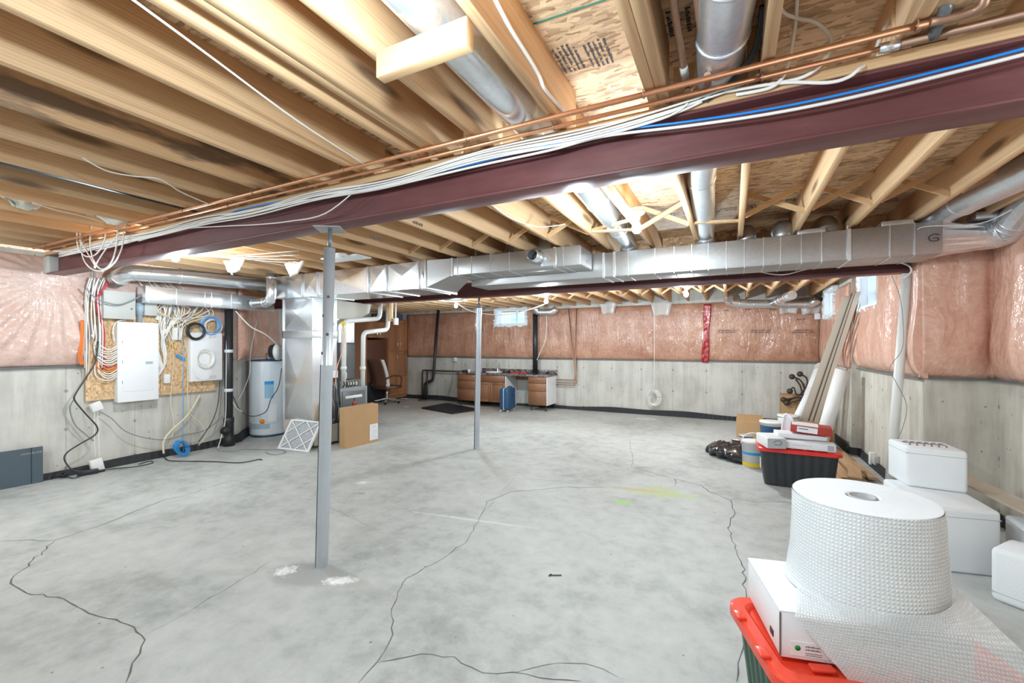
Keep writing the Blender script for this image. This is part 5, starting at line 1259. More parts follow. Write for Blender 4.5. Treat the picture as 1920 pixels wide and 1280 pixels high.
for k in range(5):
    loosecable('pale cable strung under joists above the bright round duct, %s from the left' % ordn[k], [PX(100 + 40 * k, 470 - k * 3, z=2.33), PX(300 + 20 * k, 478 - 3 * k, z=2.34), PX(420 + 15 * k, 480 + k * 2, z=2.34), PX(560, 470 + k * 8, z=2.34)], r=.005)
loosecable('thin cable drooping from joists to joists left of the lit bulb', [PX(925, 386, z=2.39), PX(960, 410, z=2.37), PX(1010, 425, z=2.36), PX(1060, 420, z=2.38)], r=.004)
loosecable('white cable clipped down the joist face to the lit bulb', [PX(1150, 350, x=-.68), PX(1175, 385, x=-.68), PX(1192, 408, x=-.66)], r=.006)
loosecable('thin white cable sagging between the far ceiling light and the far bulb', [PX(848, 560, y=6.0), PX(880, 582, y=6.2), PX(930, 590, y=6.3), PX(975, 585, y=6.4), PX(1020, 570, y=6.45)], r=.007)
loosecable('white cord hanging from the far joists down the back wall to a coil', [PX(1226, 560, y=8.95), PX(1227, 640, y=8.98), PX(1226, 735, y=9.0)], r=.006)
b = MB(); c = PX(1223, 745, y=9.02)
for k in range(6):
    r = .12 + .008 * k; b.tube([c + Vector((math.cos(t) * r * .8 + .01 * k, -.004 * k, math.sin(t) * r)) for t in [2 * PI * i / 24 for i in range(25)]], .006, 5, 1)
tag(b.build('cable_coil', 'cable_w'), 'round coil of white cable hanging on the back wall concrete', 'cable coil')
b = MB(); c = PX(1212, 785, z=.006)
b.tube([c + Vector((math.cos(t) * .18, math.sin(t) * .10, 0)) for t in [2 * PI * i / 24 for i in range(25)]], .005, 5, 1)
tag(b.build('cord', 'cable_w'), 'white cord ring lying on the floor near the back wall', 'cord')
loosecable('white cord sagging under the far beam right of the red tape', [PX(1420, 508, y=4.97), PX(1450, 514, y=4.97), PX(1475, 514, y=4.97), PX(1510, 505, y=4.97), PX(1545, 499, y=4.97)], r=.006)
loosecable('white cord hooked round the right end of the far beam', [PX(1660, 491, y=4.97), PX(1690, 493, y=4.96), PX(1706, 500, y=4.95), PX(1708, 510, y=4.95), PX(1694, 521, y=4.96)], r=.007)
loosecable('thin dark wire hanging in front of the white pipe', [PX(1672, 517, y=4.95), PX(1688, 560, y=4.9), PX(1694, 620, y=4.88), PX(1690, 658, y=4.86), PX(1668, 690, y=4.85), PX(1682, 720, y=4.85), PX(1700, 760, y=4.85), PX(1693, 800, y=4.85), PX(1685, 822, y=4.85), PX(1685, 860, y=4.88), PX(1684, 920, y=4.9)], r=.0025, m_='cable_g')
loosecable('thin cable along the top edge of the long duct at the right', [PX(1720, 430, y=4.38), PX(1740, 424, y=4.38), PX(1830, 420, y=4.38), PX(1880, 402, y=4.3), PX(1925, 375, y=4.2)], r=.004)
# black drain line and torn paper insulation between left joists
tag(MB().cyl((-3.56, -2.0, 2.40 + .045), (-3.56, 1.85, 2.44), .038, seg=18).build('drain_line', 'black'), 'black pipe running between joists at the left', 'pipe')
for l, pxs in (('torn white paper-faced scrap between the joists at far left', ((0, 365), (62, 385), (20, 392))), ('torn white paper-faced scrap hanging beside the cables at left', ((170, 402), (245, 415), (225, 425)))):
    c = PX(*pxs[0], z=2.46); d = PX(*pxs[1], z=2.44)
    b = MB(); b.thick(lambda u, v: c.lerp(d, u) + Vector((.16 * (v - .5) + .02 * math.sin(u * 9), .05 * math.sin(v * 5), -.05 * math.sin(PI * u) * math.sin(PI * v) - .03 * noise.noise(Vector((u * 5, v * 5, 2))))), 12, 6, (0, 0, .01))
    tag(b.build('paper_scrap', 'glove'), l, 'paper scrap')
for k, (px, py, l) in enumerate(((435, 490, 'left of the pair above the bright round duct'), (548, 495, 'right of the pair, beside the vertical round duct'))):
    c = PX(px, py - 4, z=2.36); b = MB()
    b.thick(lambda u, v: c + Vector(((u - .5) * .34 * (1 - .55 * (1 - v)), .02 * math.sin(u * 8 + k), (v - 1) * .17 * (1 - .5 * abs(u - .4)) + .02 * noise.noise(Vector((u * 6, v * 3, k))))), 14, 6, (0, .02, 0))
    tag(b.build('paper_scrap', 'glove'), 'torn white scrap drooping from the joists, ' + l, 'paper scrap')
c = PX(625, 482, z=2.37)
e = thing('ceiling_lamp_holder', 'white round holder and pale panel on the joists right behind the near post', 'ceiling fixture', c)  # ceiling lamp holder with round base, built unlit beside a pale panel
MB().lathe([(.0, .0), (.06, 0), (.065, .02), (.055, .03)], c + Vector((.12, 0, 0)), seg=20).build('round_base', 'white_plastic', e)
MB().rbox(c.x - .25, c.x + .3, c.y + .04, c.y + .26, c.z + .005, c.z + .02, .004).build('pale_panel', 'paper', e)
c = PX(852, 577, y=6.3)
e = thing('ceiling_fixture', 'white square lamp base under the joists left of the slender post', 'ceiling fixture', (c.x, c.y, 2.16))
MB().obox((c.x, c.y, 2.19), (.42, .12, .03), Matrix.Rotation(.15, 3, 'Z'), r=.005).build('housing', 'white', e); MB().obox((c.x - .18, c.y - .2, 2.20), (.10, .42, .03), Matrix.Rotation(.15, 3, 'Z'), r=.005).build('side_arm', 'white', e)

# ================================================================== BACK OF THE ROOM
# tall cabinets on the far left wall
KX = -7.75
def kfront(mb, y0, y1, z0, z1, d=.02, mi=0):
    mb.rbox(KX, KX + d, y0 + .002, y1 - .002, z0 + .002, z1 - .002, .003, mi=mi)
def shaker(e, ax, p, u0, u1, z0, z1, name='door', mat='maple', knob=None, fr=.055, sgn=1):
    """framed door; ax 'x' = faces +X at x=p, spans y ; ax 'y' = faces -Y at y=p, spans x"""
    def bx(m_, a, b_, c, d, t0, t1, r=.002):
        if ax == 'x': m_.rbox(p + t0, p + t1, a, b_, c, d, r, seg=1)
        else: m_.rbox(a, b_, p - t1, p - t0, c, d, r, seg=1)
    b = MB(); bx(b, u0 + .003, u1 - .003, z0 + .003, z1 - .003, 0, .014)
    f = min(fr, (z1 - z0) * .3)
    bx(b, u0 + .003, u0 + fr, z0 + .003, z1 - .003, .012, .022); bx(b, u1 - fr, u1 - .003, z0 + .003, z1 - .003, .012, .022)
    bx(b, u0 + fr, u1 - fr, z0 + .003, z0 + f, .012, .022); bx(b, u0 + fr, u1 - fr, z1 - f, z1 - .003, .012, .022)
    o = b.build(name, mat, e)
    if knob:
        k = MB(); u, z = knob
        a_ = Vector((p + .022, u, z - .045)) if ax == 'x' else Vector((u, p - .022, z - .045)); n = Vector((1, 0, 0)) if ax == 'x' else Vector((0, -1, 0))
        k.tube([a_, a_ + n * .025, a_ + n * .028 + Vector((0, 0, .045)), a_ + n * .025 + Vector((0, 0, .09)), a_ + Vector((0, 0, .09))], .006, 8, 4); k.build('handle', 'chrome', o)
    return o
Y1 = BW - .03; Y0 = 8.40; ZT = 2.07; ZM = 1.23
e = thing('tall_cabinet', 'tall brown wooden pantry cabinet in the back left corner', 'cabinet', (KX - .3, (Y0 + Y1) / 2, .04))
MB().box(KX - .60, KX, Y0, Y1, .04, ZT).build('carcass', 'maple', e)
ym = (Y0 + Y1) / 2
shaker(e, 'x', KX, Y0, ym, ZM + .04, ZT - .02, knob=(ym - .05, ZM + .2)); shaker(e, 'x', KX, ym, Y1, ZM + .04, ZT - .02, knob=(ym + .05, ZM + .2))
shaker(e, 'x', KX, Y0, ym, .12, ZM, knob=(ym - .05, ZM - .15)); shaker(e, 'x', KX, ym, Y1, .60, ZM); shaker(e, 'x', KX, ym, Y1, .12, .60)
MB().box(KX + .0, KX + .012, Y0, Y1, ZT - .03, ZT).build('top_rail', 'maple', e)
yl = PX(688, 700, x=KX).y
e = thing('fridge_surround', 'brown cabinet bridge over an open dark bay beside the tall pantry', 'cabinet', (KX - .3, (yl + Y0) / 2, 0))
zf = PX(700, 633, x=KX).z; zt2 = 1.98
MB().box(KX - .60, KX - .01, yl, Y0 - .003, zf, zt2).build('top_cabinet', 'maple', e)
shaker(e, 'x', KX - .01, yl + .01, (yl + Y0) / 2, zf, zt2, knob=((yl + Y0) / 2 - .05, zf + .10)); shaker(e, 'x', KX - .01, (yl + Y0) / 2, Y0 - .005, zf, zt2, knob=((yl + Y0) / 2 + .05, zf + .10))
MB().box(KX - .60, KX - .58, yl, Y0, 0.02, zf).build('back_panel', 'leather', e)
MB().box(KX - .60, KX, yl - .02, yl, 0.02, zt2).build('side_panel', 'maple', e)
e = thing('dark_fridge', 'dark brown tall appliance panel standing in the open cabinet bay', 'appliance', (KX - .25, (yl + Y0) / 2, 0))
MB().rbox(KX - .50, KX - .06, yl + .05, Y0 - .04, .02, zf - .05, .01).build('body', 'leather', e)
MB().rbox(KX - .06, KX - .05, yl + .06, Y0 - .05, .04, .50, .004).build('lower_panel', 'black', e)
e = tag(MB().rbox(-8.3, KX - .05, Y0 + .05, Y1 - .1, ZT + .002, ZT + .16, .004).build('dark_box', 'grey_dark'), 'dark box lying on top of the tall pantry cabinet', 'box')
# floor scraps
for (px, py, w_, l) in ((758, 748, .10, 'crumpled white paper scrap on the floor below the tall pantry'), (762, 764, .06, 'small white scrap on the floor between chair and mat')):
    c = PX(px, py, z=0); b = MB(); b.thick(lambda u, v: c + Vector(((u - .5) * w_ * 2, (v - .5) * w_, .012 + .02 * abs(noise.noise(Vector((u * 4, v * 4, px)))))), 8, 5, (0, 0, .004)); tag(b.build('paper_scrap', 'paper'), l, 'paper scrap')

# office chair seen from behind
cc = PX(722, 757, z=0); cc = Vector((cc.x - .05, cc.y + .12, 0))
e = thing('office_chair', 'brown and cream office chair on chrome casters facing the tall cabinets', 'chair', cc)
fwd = Vector((.10, .99, 0)).normalized(); sd_ = Vector((fwd.y, -fwd.x, 0))
def CH(a, b_, z): return cc + fwd * a + sd_ * b_ + Vector((0, 0, z))
for k in range(5):
    a = 2 * PI * k / 5 + .3; t_ = cc + Vector((math.cos(a) * .30, math.sin(a) * .30, .075))
    lg = MB().tube([cc + Vector((0, 0, .13)), cc.lerp(t_, .5) + Vector((0, 0, .055)), t_], .02, 10, 5, rfun=lambda t: .024 - .008 * t).build('base_arm', 'chrome', e)
    MB().cyl(t_ + Vector((-.02, 0, -.045)), t_ + Vector((.02, 0, -.045)), .028, seg=14).build('caster', 'black', lg)
MB().cyl(cc + Vector((0, 0, .10)), cc + Vector((0, 0, .38)), .025, seg=16).build('gas_column', 'chrome', e)
s_ = MB(); s_.thick(lambda u, v: CH(-.22 + .48 * u, -.24 + .48 * v, .43 + .025 * math.sin(PI * u) * math.sin(PI * v)), 10, 8, (0, 0, -.07)); s_.build('seat', 'leather', e)
def back_fn(off): return lambda u, v: CH(-.24 - .16 * v * v - .03 * math.sin(PI * u) + off, (-.25 + .5 * u) * (1 - .12 * v), .42 + .66 * v)
s_ = MB(); s_.thick(back_fn(0), 10, 14, fwd * .035); s_.build('backrest_shell', 'leather', e)
s_ = MB(); s_.thick(lambda u, v: back_fn(.036)(u, .02 + v * .96) + fwd * (.012 + .02 * abs(math.sin(PI * v * 4))) * math.sin(PI * u), 12, 20, fwd * .07); s_.build('back_cushion', 'leather_w', e)
for sg in (-1, 1):
    fr_ = [back_fn(.02)(.5 + sg * .505, v / 8) for v in range(9)]
    MB().tube([CH(.05, sg * .26, .40)] + fr_, .012, 8, 3).build('side_frame', 'chrome', e)
    MB().tube([CH(-.27, sg * .28, .62), CH(-.10, sg * .30, .68), CH(.10, sg * .30, .67), CH(.20, sg * .29, .60), CH(.19, sg * .27, .42)], .02, 10, 5).build('armrest', 'leather', e)

# black rubber mat
P_ = [PX(790, 766, z=0), PX(848, 776.5, z=0), PX(900, 769, z=0), PX(838, 757, z=0)]
b = MB(); b.hexa([p for p in P_] + [p + Vector((0, 0, .025)) for p in P_])
e = thing('rubber_mat', 'black waffle rubber mat lying on the floor before the worktop', 'mat', (P_[0] + P_[2]) / 2); b.build('mat_base', 'black_matte', e)
b = MB()
for i in range(26):
    t = (i + .5) / 26; b.bar(P_[0].lerp(P_[1], t) + Vector((0, 0, .027)), P_[3].lerp(P_[2], t) + Vector((0, 0, .027)), .010, .006)
for i in range(30):
    t = (i + .5) / 30; b.bar(P_[0].lerp(P_[3], t) + Vector((0, 0, .027)), P_[1].lerp(P_[2], t) + Vector((0, 0, .027)), .010, .006)
b.build('waffle_ribs', 'black', e)

# worktop run against the back wall
CF = 8.58
def cx(px): return PX(px, 730, y=CF).x
zt_ = PX(1000, 706, y=CF).z
kb = .12
xa, xb, xc, xd, xe, xf_ = cx(858), cx(893), cx(947), cx(970), cx(991), cx(1026)
def legs(e, x0, x1):
    for x in (x0 + .05, x1 - .05):
        for y in (CF + .05, CF + .50): MB().lathe([(.03, 0), (.03, .01), (.018, .02), (.018, kb)], (x, y, 0), seg=12).build('leg', 'black', e)
e = thing('base_cabinet', 'dark brown drawer base cabinet at the left end of the worktop', 'cabinet', ((xa + xb) / 2, CF + .28, 0))
MB().box(xa, xb, CF, CF + .56, kb, zt_).build('carcass', 'walnut_x', e)
for z0, z1 in ((kb, kb + .27), (kb + .27, zt_ - .15), (zt_ - .15, zt_ - .005)): MB().rbox(xa + .003, xb - .003, CF - .02, CF, z0 + .003, z1 - .003, .003, seg=1).build('drawer', 'walnut_x', e)
legs(e, xa, xb)
e = thing('sink_cabinet', 'brown two-door sink base cabinet behind the suitcase', 'cabinet', ((xb + xc) / 2, CF + .28, 0))
MB().box(xb + .004, xc, CF, CF + .56, kb, zt_).build('carcass', 'walnut', e)
xm = (xb + xc) / 2
shaker(e, 'y', CF, xb + .004, xm, kb, zt_ - .16, mat='walnut'); shaker(e, 'y', CF, xm, xc, kb, zt_ - .16, mat='walnut')
MB().rbox(xb + .006, xc - .003, CF - .02, CF, zt_ - .155, zt_ - .005, .003, seg=1).build('false_front', 'walnut_x', e); legs(e, xb, xc)
e = thing('white_side_panel', 'white cabinet end panel under the worktop behind the suitcase', 'panel', (xc + .02, CF + .28, 0))
MB().box(xc + .004, xc + .022, CF + .0, CF + .56, .02, zt_).build('panel_board', 'white', e)
tag(MB().box(xc + .03, xe - .01, CF + .50, CF + .52, zt_ - .12, zt_ - .002).build('back_rail', 'walnut_x'), 'brown rail under the worktop across the open knee space', 'rail')
e = thing('base_cabinet', 'brown three-drawer base cabinet with white side at the right end of the worktop', 'cabinet', ((xe + xf_) / 2, CF + .28, 0))
MB().box(xe, xf_ - .018, CF, CF + .56, kb, zt_).build('carcass', 'walnut_x', e)
MB().box(xf_ - .018, xf_, CF, CF + .56, kb, zt_).build('white_side', 'white', e)
for z0, z1 in ((kb, kb + .30), (kb + .30, zt_ - .14), (zt_ - .14, zt_ - .005)): MB().rbox(xe + .003, xf_ - .02, CF - .02, CF, z0 + .003, z1 - .003, .003, seg=1).build('drawer', 'walnut_x', e)
legs(e, xe, xf_)
e = thing('worktop', 'dark marbled worktop with a backsplash lip along the back wall', 'worktop', ((xa + xf_) / 2, CF + .28, zt_))
MB().rbox(xa - .02, xf_ + .02, CF - .03, CF + .56, zt_ + .001, zt_ + .035, .006).build('top', 'granite', e)
MB().rbox(xa + .35, xf_ + .02, CF + .54, CF + .56, zt_ + .036, zt_ + .12, .004).build('backsplash', 'granite', e)
sx = cx(925)
e = thing('kitchen_tap', 'chrome tap standing up from the worktop', 'tap', (PX(933, 700, y=CF + .42).x, CF + .42, zt_ + .035))
c = Vector(e.location)
MB().lathe([(.028, 0), (.028, .02), (.014, .04), (.014, .16), (.02, .17), (.02, .20), (.0, .205)], c, seg=16).build('body', 'chrome', e)
MB().tube([c + Vector((0, 0, .20)), c + Vector((-.01, -.02, .27)), c + Vector((0, -.08, .29)), c + Vector((0, -.14, .22))], .010, 10, 5).build('spout', 'chrome', e)
MB().cyl(c + Vector((.05, 0, 0)), c + Vector((.05, 0, .08)), .01, seg=10).build('side_lever', 'chrome', e)
e = thing('white_basin', 'white shallow basin lying on the worktop left of the tap', 'basin', (sx - .1, CF + .22, zt_ + .036))
MB().lathe([(.02, 0), (.16, .006), (.20, .03), (.205, .03), (.165, .0), (.02, -.002)], Vector(e.location) + Vector((0, 0, .003)), seg=28).build('bowl', 'white', e)
for k, (px, w_, h_, m_, l) in enumerate(((872, .10, .05, 'iron', 'small dark clutter item at the left end of the worktop'), (880, .05, .07, 'paper', 'small white item at the left end of the worktop'), (968, .25, .03, 'red_carton', 'red flat packet on the worktop right of the tap'), (980, .16, .03, 'red_carton', 'smaller red packet beside the flat red one on the worktop'))):
    x = PX(px, 700, y=CF + .2).x; b = MB(); b.obox((x, CF + .2, zt_ + .036 + h_ / 2), (w_, .12, h_), Matrix.Rotation(.3 * k, 3, 'Z'), r=.006); tag(b.build('worktop_item', m_), l, 'packet')
# suitcase
sc0 = PX(934, 771, z=0); sc1 = PX(947, 776, z=0); sc2 = PX(966, 771, z=0)
base = (sc0 + sc2) / 2 + Vector((0, .04, 0)); hS = .55
u_ = (sc2 - sc1).normalized(); v_ = Vector((-u_.y, u_.x, 0)); R_ = Matrix((u_, v_, Vector((0, 0, 1)))).transposed()
e = thing('suitcase', 'navy hard-shell suitcase on small wheels in front of the sink cabinet', 'suitcase', base)
MB().obox(base + Vector((0, 0, .05 + .225)), (.34, .22, .45), R_, r=.045, seg=4).build('shell', 'navy', e)
MB().obox(base + Vector((0, 0, .275)), (.347, .03, .457), R_, r=.012, seg=2).build('zip_band', 'grey_pvc', e)
for a in (-1, 1):
    for b_ in (-1, 1): MB().cyl(base + u_ * (a * .13 - .012) + v_ * b_ * .085 + Vector((0, 0, .022)), base + u_ * (a * .13 + .012) + v_ * b_ * .085 + Vector((0, 0, .022)), .022, seg=14).build('wheel', 'grey_box', e)
MB().tube([base + u_ * -.07 + v_ * -.05 + Vector((0, 0, .49)), base + u_ * -.06 + v_ * -.05 + Vector((0, 0, .525)), base + u_ * .06 + v_ * -.05 + Vector((0, 0, .525)), base + u_ * .07 + v_ * -.05 + Vector((0, 0, .49))], .010, 10, 4).build('carry_handle', 'black', e)
MB().obox(base - v_ * .112 + Vector((0, 0, .36)), (.05, .006, .04), R_).build('badge', 'black', e)
for k in range(-2, 3): MB().obox(base - v_ * .109 + u_ * .05 * k + Vector((0, 0, .25)), (.008, .008, .32), R_, r=.003).build('shell_rib', 'navy', e)
# back wall pipes
sy = 9.0
def BP(px, py, y=sy): return PX(px, py, y=y)
elbow_pipe('drain_pipe', 'thin black drain pipe down the back wall at the left, bending to the floor', [BP(822, 584) + Vector((0, 0, .04)), BP(813, 700), BP(811, 713), BP(797, 718), BP(796, 753)], .035, 'black', .06, seg=14)
e = elbow_pipe('drain_pipe', 'square loop of dark pipe standing off the back wall left of the worktop', [(BP(792, 752).x, sy, .0), (BP(792, 700).x, sy, BP(792, 694).z), (xa + .1, sy, BP(792, 694).z)], .022, 'iron', .05, seg=12)
elbow_pipe('drain_pipe', 'short dark pipe leg beside the square pipe loop', [(BP(802, 752).x, sy - .02, .0), (BP(802, 700).x, sy - .02, BP(792, 694).z - .02)], .02, 'iron', seg=12)
c = PX(803, 750, z=0); tag(MB().lathe([(.0, 0), (.27, 0), (.27, .012), (.0, .02)], (c.x, c.y, .0), seg=28).build('floor_cover', 'grey_dark'), 'dark round cover plate on the floor under the drain pipe', 'cover')
elbow_pipe('drain_pipe', 'thick black drain pipe rising behind the worktop beside the back window', [(BP(1003, 700).x, 9.02, zt_ + .05), (BP(1003, 700).x, 9.02, 2.12)], .055, 'black', seg=20)
for k, (pt, bt_) in enumerate(((1066, 1079), (1081, 1077))):
    x0, x1 = BP(pt, 580, 9.05).x, BP(bt_, 700, 9.05).x
    zl = BP(1060, 719 if k else 712, 9.05).z - k * .03
    elbow_pipe('copper_pipe', ('left' if k == 0 else 'right') + ' thin copper pipe down the back wall turning to the worktop', [(x0, 9.05, 2.2), (x1, 9.06, zl), (xf_ + .02, 9.05, zl)], .011, 'copper_old', .03, seg=10)
elbow_pipe('copper_pipe', 'third thin copper pipe low on the back wall beside the worktop', [(BP(1079, 700).x, 9.07, 1.12), (BP(1079, 700).x, 9.07, BP(1079, 716).z - .04), (xf_ + .02, 9.07, BP(1079, 716).z - .04)], .009, 'copper_old', .03, seg=10)
cable('cable', 'wavy pale cable hanging on the back wall right of the thick black pipe', [BP(1025, 590), BP(1024, 625), BP(1020, 645), BP(1012, 662), BP(1008, 672), BP(1004, 678)], .008, 'cable_w')
cable('cable', 'dark cord hanging from the outlet on the back wall', [BP(850, 678), BP(849, 700), BP(846, 720), BP(838, 745)], .006, 'cable_g')
c = BP(850, 674); tag(MB().rbox(c.x - .035, c.x + .035, 9.06, 9.13, c.z - .05, c.z + .05, .004).build('wall_outlet', 'white_plastic'), 'white outlet on the back wall above its hanging cord', 'outlet')
c = PX(1540, 593, y=9.0); tag(MB().rbox(c.x - .10, c.x - .02, 8.95, 9.0, c.z - .05, c.z + .05, .003).build('wall_outlet', 'paper'), 'small white box high in the back right corner', 'outlet')
# plastic sheets hanging at the ceiling edge
for px, py, s_, l in ((1140, 575, .34, 'loose clear plastic flap at the top of the back wall, middle'), (1478, 572, .34, 'loose clear plastic flap under the round duct at the back right'), (1520, 573, .34, 'second clear plastic flap under the round duct, nearer the corner'), (1240, 578, .4, 'loose clear plastic flap at the top of the back wall beside the hanging cord')):
    c = PX(px, py, y=9.0); b = MB(); b.thick(lambda u, v: c + Vector(((u - .5) * s_ * (1 - .3 * (1 - v)), -.03 * math.sin(u * 7 + px), (v - .5) * .26 - .05 * abs(u - .5))), 8, 6, (0, .004, 0)); tag(b.build('plastic_flap', 'sheet_plastic'), l, 'plastic sheet')

# ================================================================== RIGHT-HAND CLUTTER
def lid_tote(base_o, x0, x1, y0, y1, h, body, lid, label, R=None, ribs=7, rimh=.035, org=None, open_top=False):
    """storage tote: tapered ribbed body and overhanging rim; coordinates local to org rotated by R"""
    org = Vector(org if org is not None else (0, 0, 0)); R = R or Matrix.Identity(3)
    T = lambda x, y, z: org + R @ Vector((x, y, z))
    e = thing('storage_tote', label, 'storage box', T((x0 + x1) / 2, (y0 + y1) / 2, 0))
    n = 10
    def ring(x0, x1, y0, y1, r, z, wob=0):
        P = []
        for (cx_, cy_, a0) in ((x1 - r, y1 - r, 0), (x0 + r, y1 - r, 90), (x0 + r, y0 + r, 180), (x1 - r, y0 + r, 270)):
            for k in range(n): a = math.radians(a0 + 90 * k / (n - 1)); P.append((cx_ + r * math.cos(a), cy_ + r * math.sin(a)))
        out = []
        for i, p in enumerate(P):
            q = P[(i + 1) % len(P)]; out.append(p); L = math.hypot(q[0] - p[0], q[1] - p[1])
            if L > .12:
                dx, dy = (q[0] - p[0]) / L, (q[1] - p[1]) / L; m_ = ribs * 4
                for j in range(1, m_):
                    w_ = wob * (1 if (j // 2) % 2 else 0); out.append((p[0] + dx * L * j / m_ - dy * w_ * -1 * -1, p[1] + dy * L * j / m_ + dx * w_ * -1))
        return [T(a, b_, z) for a, b_ in out]
    tp = .04
    b = MB()
    lo = ring(x0 + tp, x1 - tp, y0 + tp, y1 - tp, .05, .002, .006); hi = ring(x0 + .005, x1 - .005, y0 + .005, y1 - .005, .05, h - rimh, .006)
    L_ = [b.v(p) for p in lo]; H_ = [b.v(p) for p in hi]
    for i in range(len(L_)): b.face([L_[i], L_[(i + 1) % len(L_)], H_[(i + 1) % len(L_)], H_[i]], 0)
    b.face(L_[::-1]); b.face(H_) ; b.build('tote_body', body, e)
    b = MB(); o = .025
    rr = [ring(x0 - o, x1 + o, y0 - o, y1 + o, .07, h - rimh), ring(x0 - o, x1 + o, y0 - o, y1 + o, .07, h - .008), ring(x0 - o * .6, x1 + o * .6, y0 - o * .6, y1 + o * .6, .065, h), ring(x0 + .02, x1 - .02, y0 + .02, y1 - .02, .05, h), ring(x0 + .035, x1 - .035, y0 + .035, y1 - .035, .05, h - .015)]
    V_ = [[b.v(p) for p in r_] for r_ in rr]
    for a_, c_ in zip(V_, V_[1:]):
        for i in range(len(a_)): b.face([a_[i], a_[(i + 1) % len(a_)], c_[(i + 1) % len(a_)], c_[i]], 0, False)
    b.face(V_[-1]); b.face(V_[0][::-1]); lo_ = b.build('lid', lid, e)
    k = MB()
    for i in range(5):
        t = (i + .5) / 5
        for yy in (y0 + .055,):
            c = T(x0 + .08 + (x1 - x0 - .16) * t, yy, h + .001); k.obox(c, (.07, .03, .012), R, r=.004)
    k.build('lid_ribs', lid, lo_)
    return e, T
RT_, TF = lid_tote(None, .265, .925, 5.06, 5.50, .385, 'tote_black', 'red', 'black ribbed storage tote with a red lid carrying white cartons')
MB().obox((.272, 5.19, .20), (.004, .10, .10), Matrix.Rotation(.0, 3, 'Z')).build('side_label', 'paper', RT_)
TZ = .386
def carton(name, label, c, size, rotz, mat, tilt=0, parts=(), cat='carton'):
    R = Matrix.Rotation(rotz, 3, 'Z') @ Matrix.Rotation(tilt, 3, 'Y'); c = Vector(c)
    e = thing(name, label, cat, c); cz = c + Vector((0, 0, size[2] / 2))
    MB().obox(cz, size, R, r=.004).build('carton_body', mat, e)
    for nm, off, sz, m_ in parts: MB().obox(cz + R @ Vector(off), sz, R).build(nm, m_, e)
    return e, cz, R
e, cz, R = carton('carton', 'long flat white carton along the front of the red-lidded tote', (.66, 5.13, TZ + .012), (.46, .14, .07), -.03, 'paper', parts=[('end_label', (.19, -.071, 0), (.05, .003, .05), 'paper_grey')])
b = MB(); scribble(b, cz + R @ Vector((-.12, -.0715, .0)), R @ Vector((1, 0, 0)), (0, 0, 1), R @ Vector((0, -1, 0)), .16, .012, 1, .9, seed=3); b.build('fine_print', 'paper_grey', e)
e, cz, R = carton('carton', 'white carton with a grey printed end on the left of the red-lidded tote', (.36, 5.13, TZ + .012), (.17, .30, .10), .28, 'paper', parts=[('grey_end', (0, -.151, 0), (.165, .003, .095), 'paper_grey')])
b = MB(); b.tube([cz + R @ Vector((-.03, -.154, .01)), cz + R @ Vector((0, -.154, .03)), cz + R @ Vector((.04, -.154, .02)), cz + R @ Vector((.03, -.154, -.01)), cz + R @ Vector((-.02, -.154, -.01))], .002, 5, 5); b.build('line_drawing', 'ink', e)
carton('carton', 'white carton with a dark edge line lying on the long flat one', (.62, 5.27, TZ + .085), (.42, .20, .05), .12, 'paper', tilt=.03, parts=[('dark_line', (0, -.101, -.02), (.42, .002, .005), 'grey_dark')])
e, cz, R = carton('carton', 'dark red carton with a white front label on top of the stack', (.72, 5.30, TZ + .145), (.34, .24, .075), -.12, 'red_carton', tilt=.06, parts=[('white_label', (-.03, -.121, .0), (.17, .003, .055), 'paper'), ('white_top', (-.05, 0, .038), (.22, .23, .002), 'paper')])
b = MB(); scribble(b, cz + R @ Vector((-.10, -.1235, .0)), R @ Vector((1, 0, 0)), R @ Vector((0, 0, 1)), R @ Vector((0, -1, 0)), .08, .018, 1, 1, seed=6); b.build('label_print', 'ink', e)
c = Vector((.54, 5.42, TZ + .01)); b = MB(); b.thick(lambda u, v: c + Vector(((u - .5) * .16 * (1 - .5 * v), .03 * math.sin(u * 5), v * .27 + .02 * math.sin(u * 4))), 6, 8, (0, .05, 0)); tag(b.build('foam_wrap', 'paper'), 'white folded packing sheet standing up among the cartons on the tote', 'packing sheet')
# buckets and cans beside
def bucket(label, px, py, r, h, body, lidm, bands=(), handle=False, name='bucket', py_is='floor'):
    c = PX(px, py, z=0); e = thing(name, label, name.replace('_', ' '), c)
    MB().lathe([(r * .92, 0), (r, h * .93), (r * 1.04, h * .93), (r * 1.04, h * .96)], c, seg=28).build('shell', body, e)
    MB().lathe([(r * 1.05, h * .94), (r * 1.06, h), (r * .9, h * 1.01), (.0, h * 1.0)], c, seg=28).build('lid', lidm, e)
    for z0, z1, m_ in bands: MB().lathe([(r * (.92 + .08 * z0) * 1.006, h * z0), (r * (.92 + .08 * z1) * 1.006, h * z1)], c, seg=28, cap=False).build('label_band', m_, e)
    if handle: MB().tube([c + Vector((r * 1.05 * math.cos(a), -.02 - r * .4, h * .9 + r * math.sin(a) * 1.1)) for a in [PI * k / 10 for k in range(11)]], .006, 8, 2).build('handle', 'white_plastic', e)
    return e
bucket('white plaster bucket with blue and yellow bands beside the black tote', 1412, 874, .12, .30, 'white_plastic', 'white_plastic', [(.5, .6, 'blue'), (.06, .2, 'yellow')], True)
bucket('white bucket with a dark blue printed band behind the cartons', 1448, 838, .15, .36, 'white_plastic', 'white_plastic', [(.55, .85, 'navy')])
bucket('paint can with a black and red label nearest the black bag', 1385, 851, .085, .20, 'grey_box', 'galv', [(.1, .9, 'grey_dark'), (.85, .95, 'red_carton')], name='paint_can')
bucket('second paint can half behind the white plaster bucket', 1399, 844, .085, .21, 'galv_dull', 'galv', [(.1, .85, 'grey_mid')], name='paint_can')
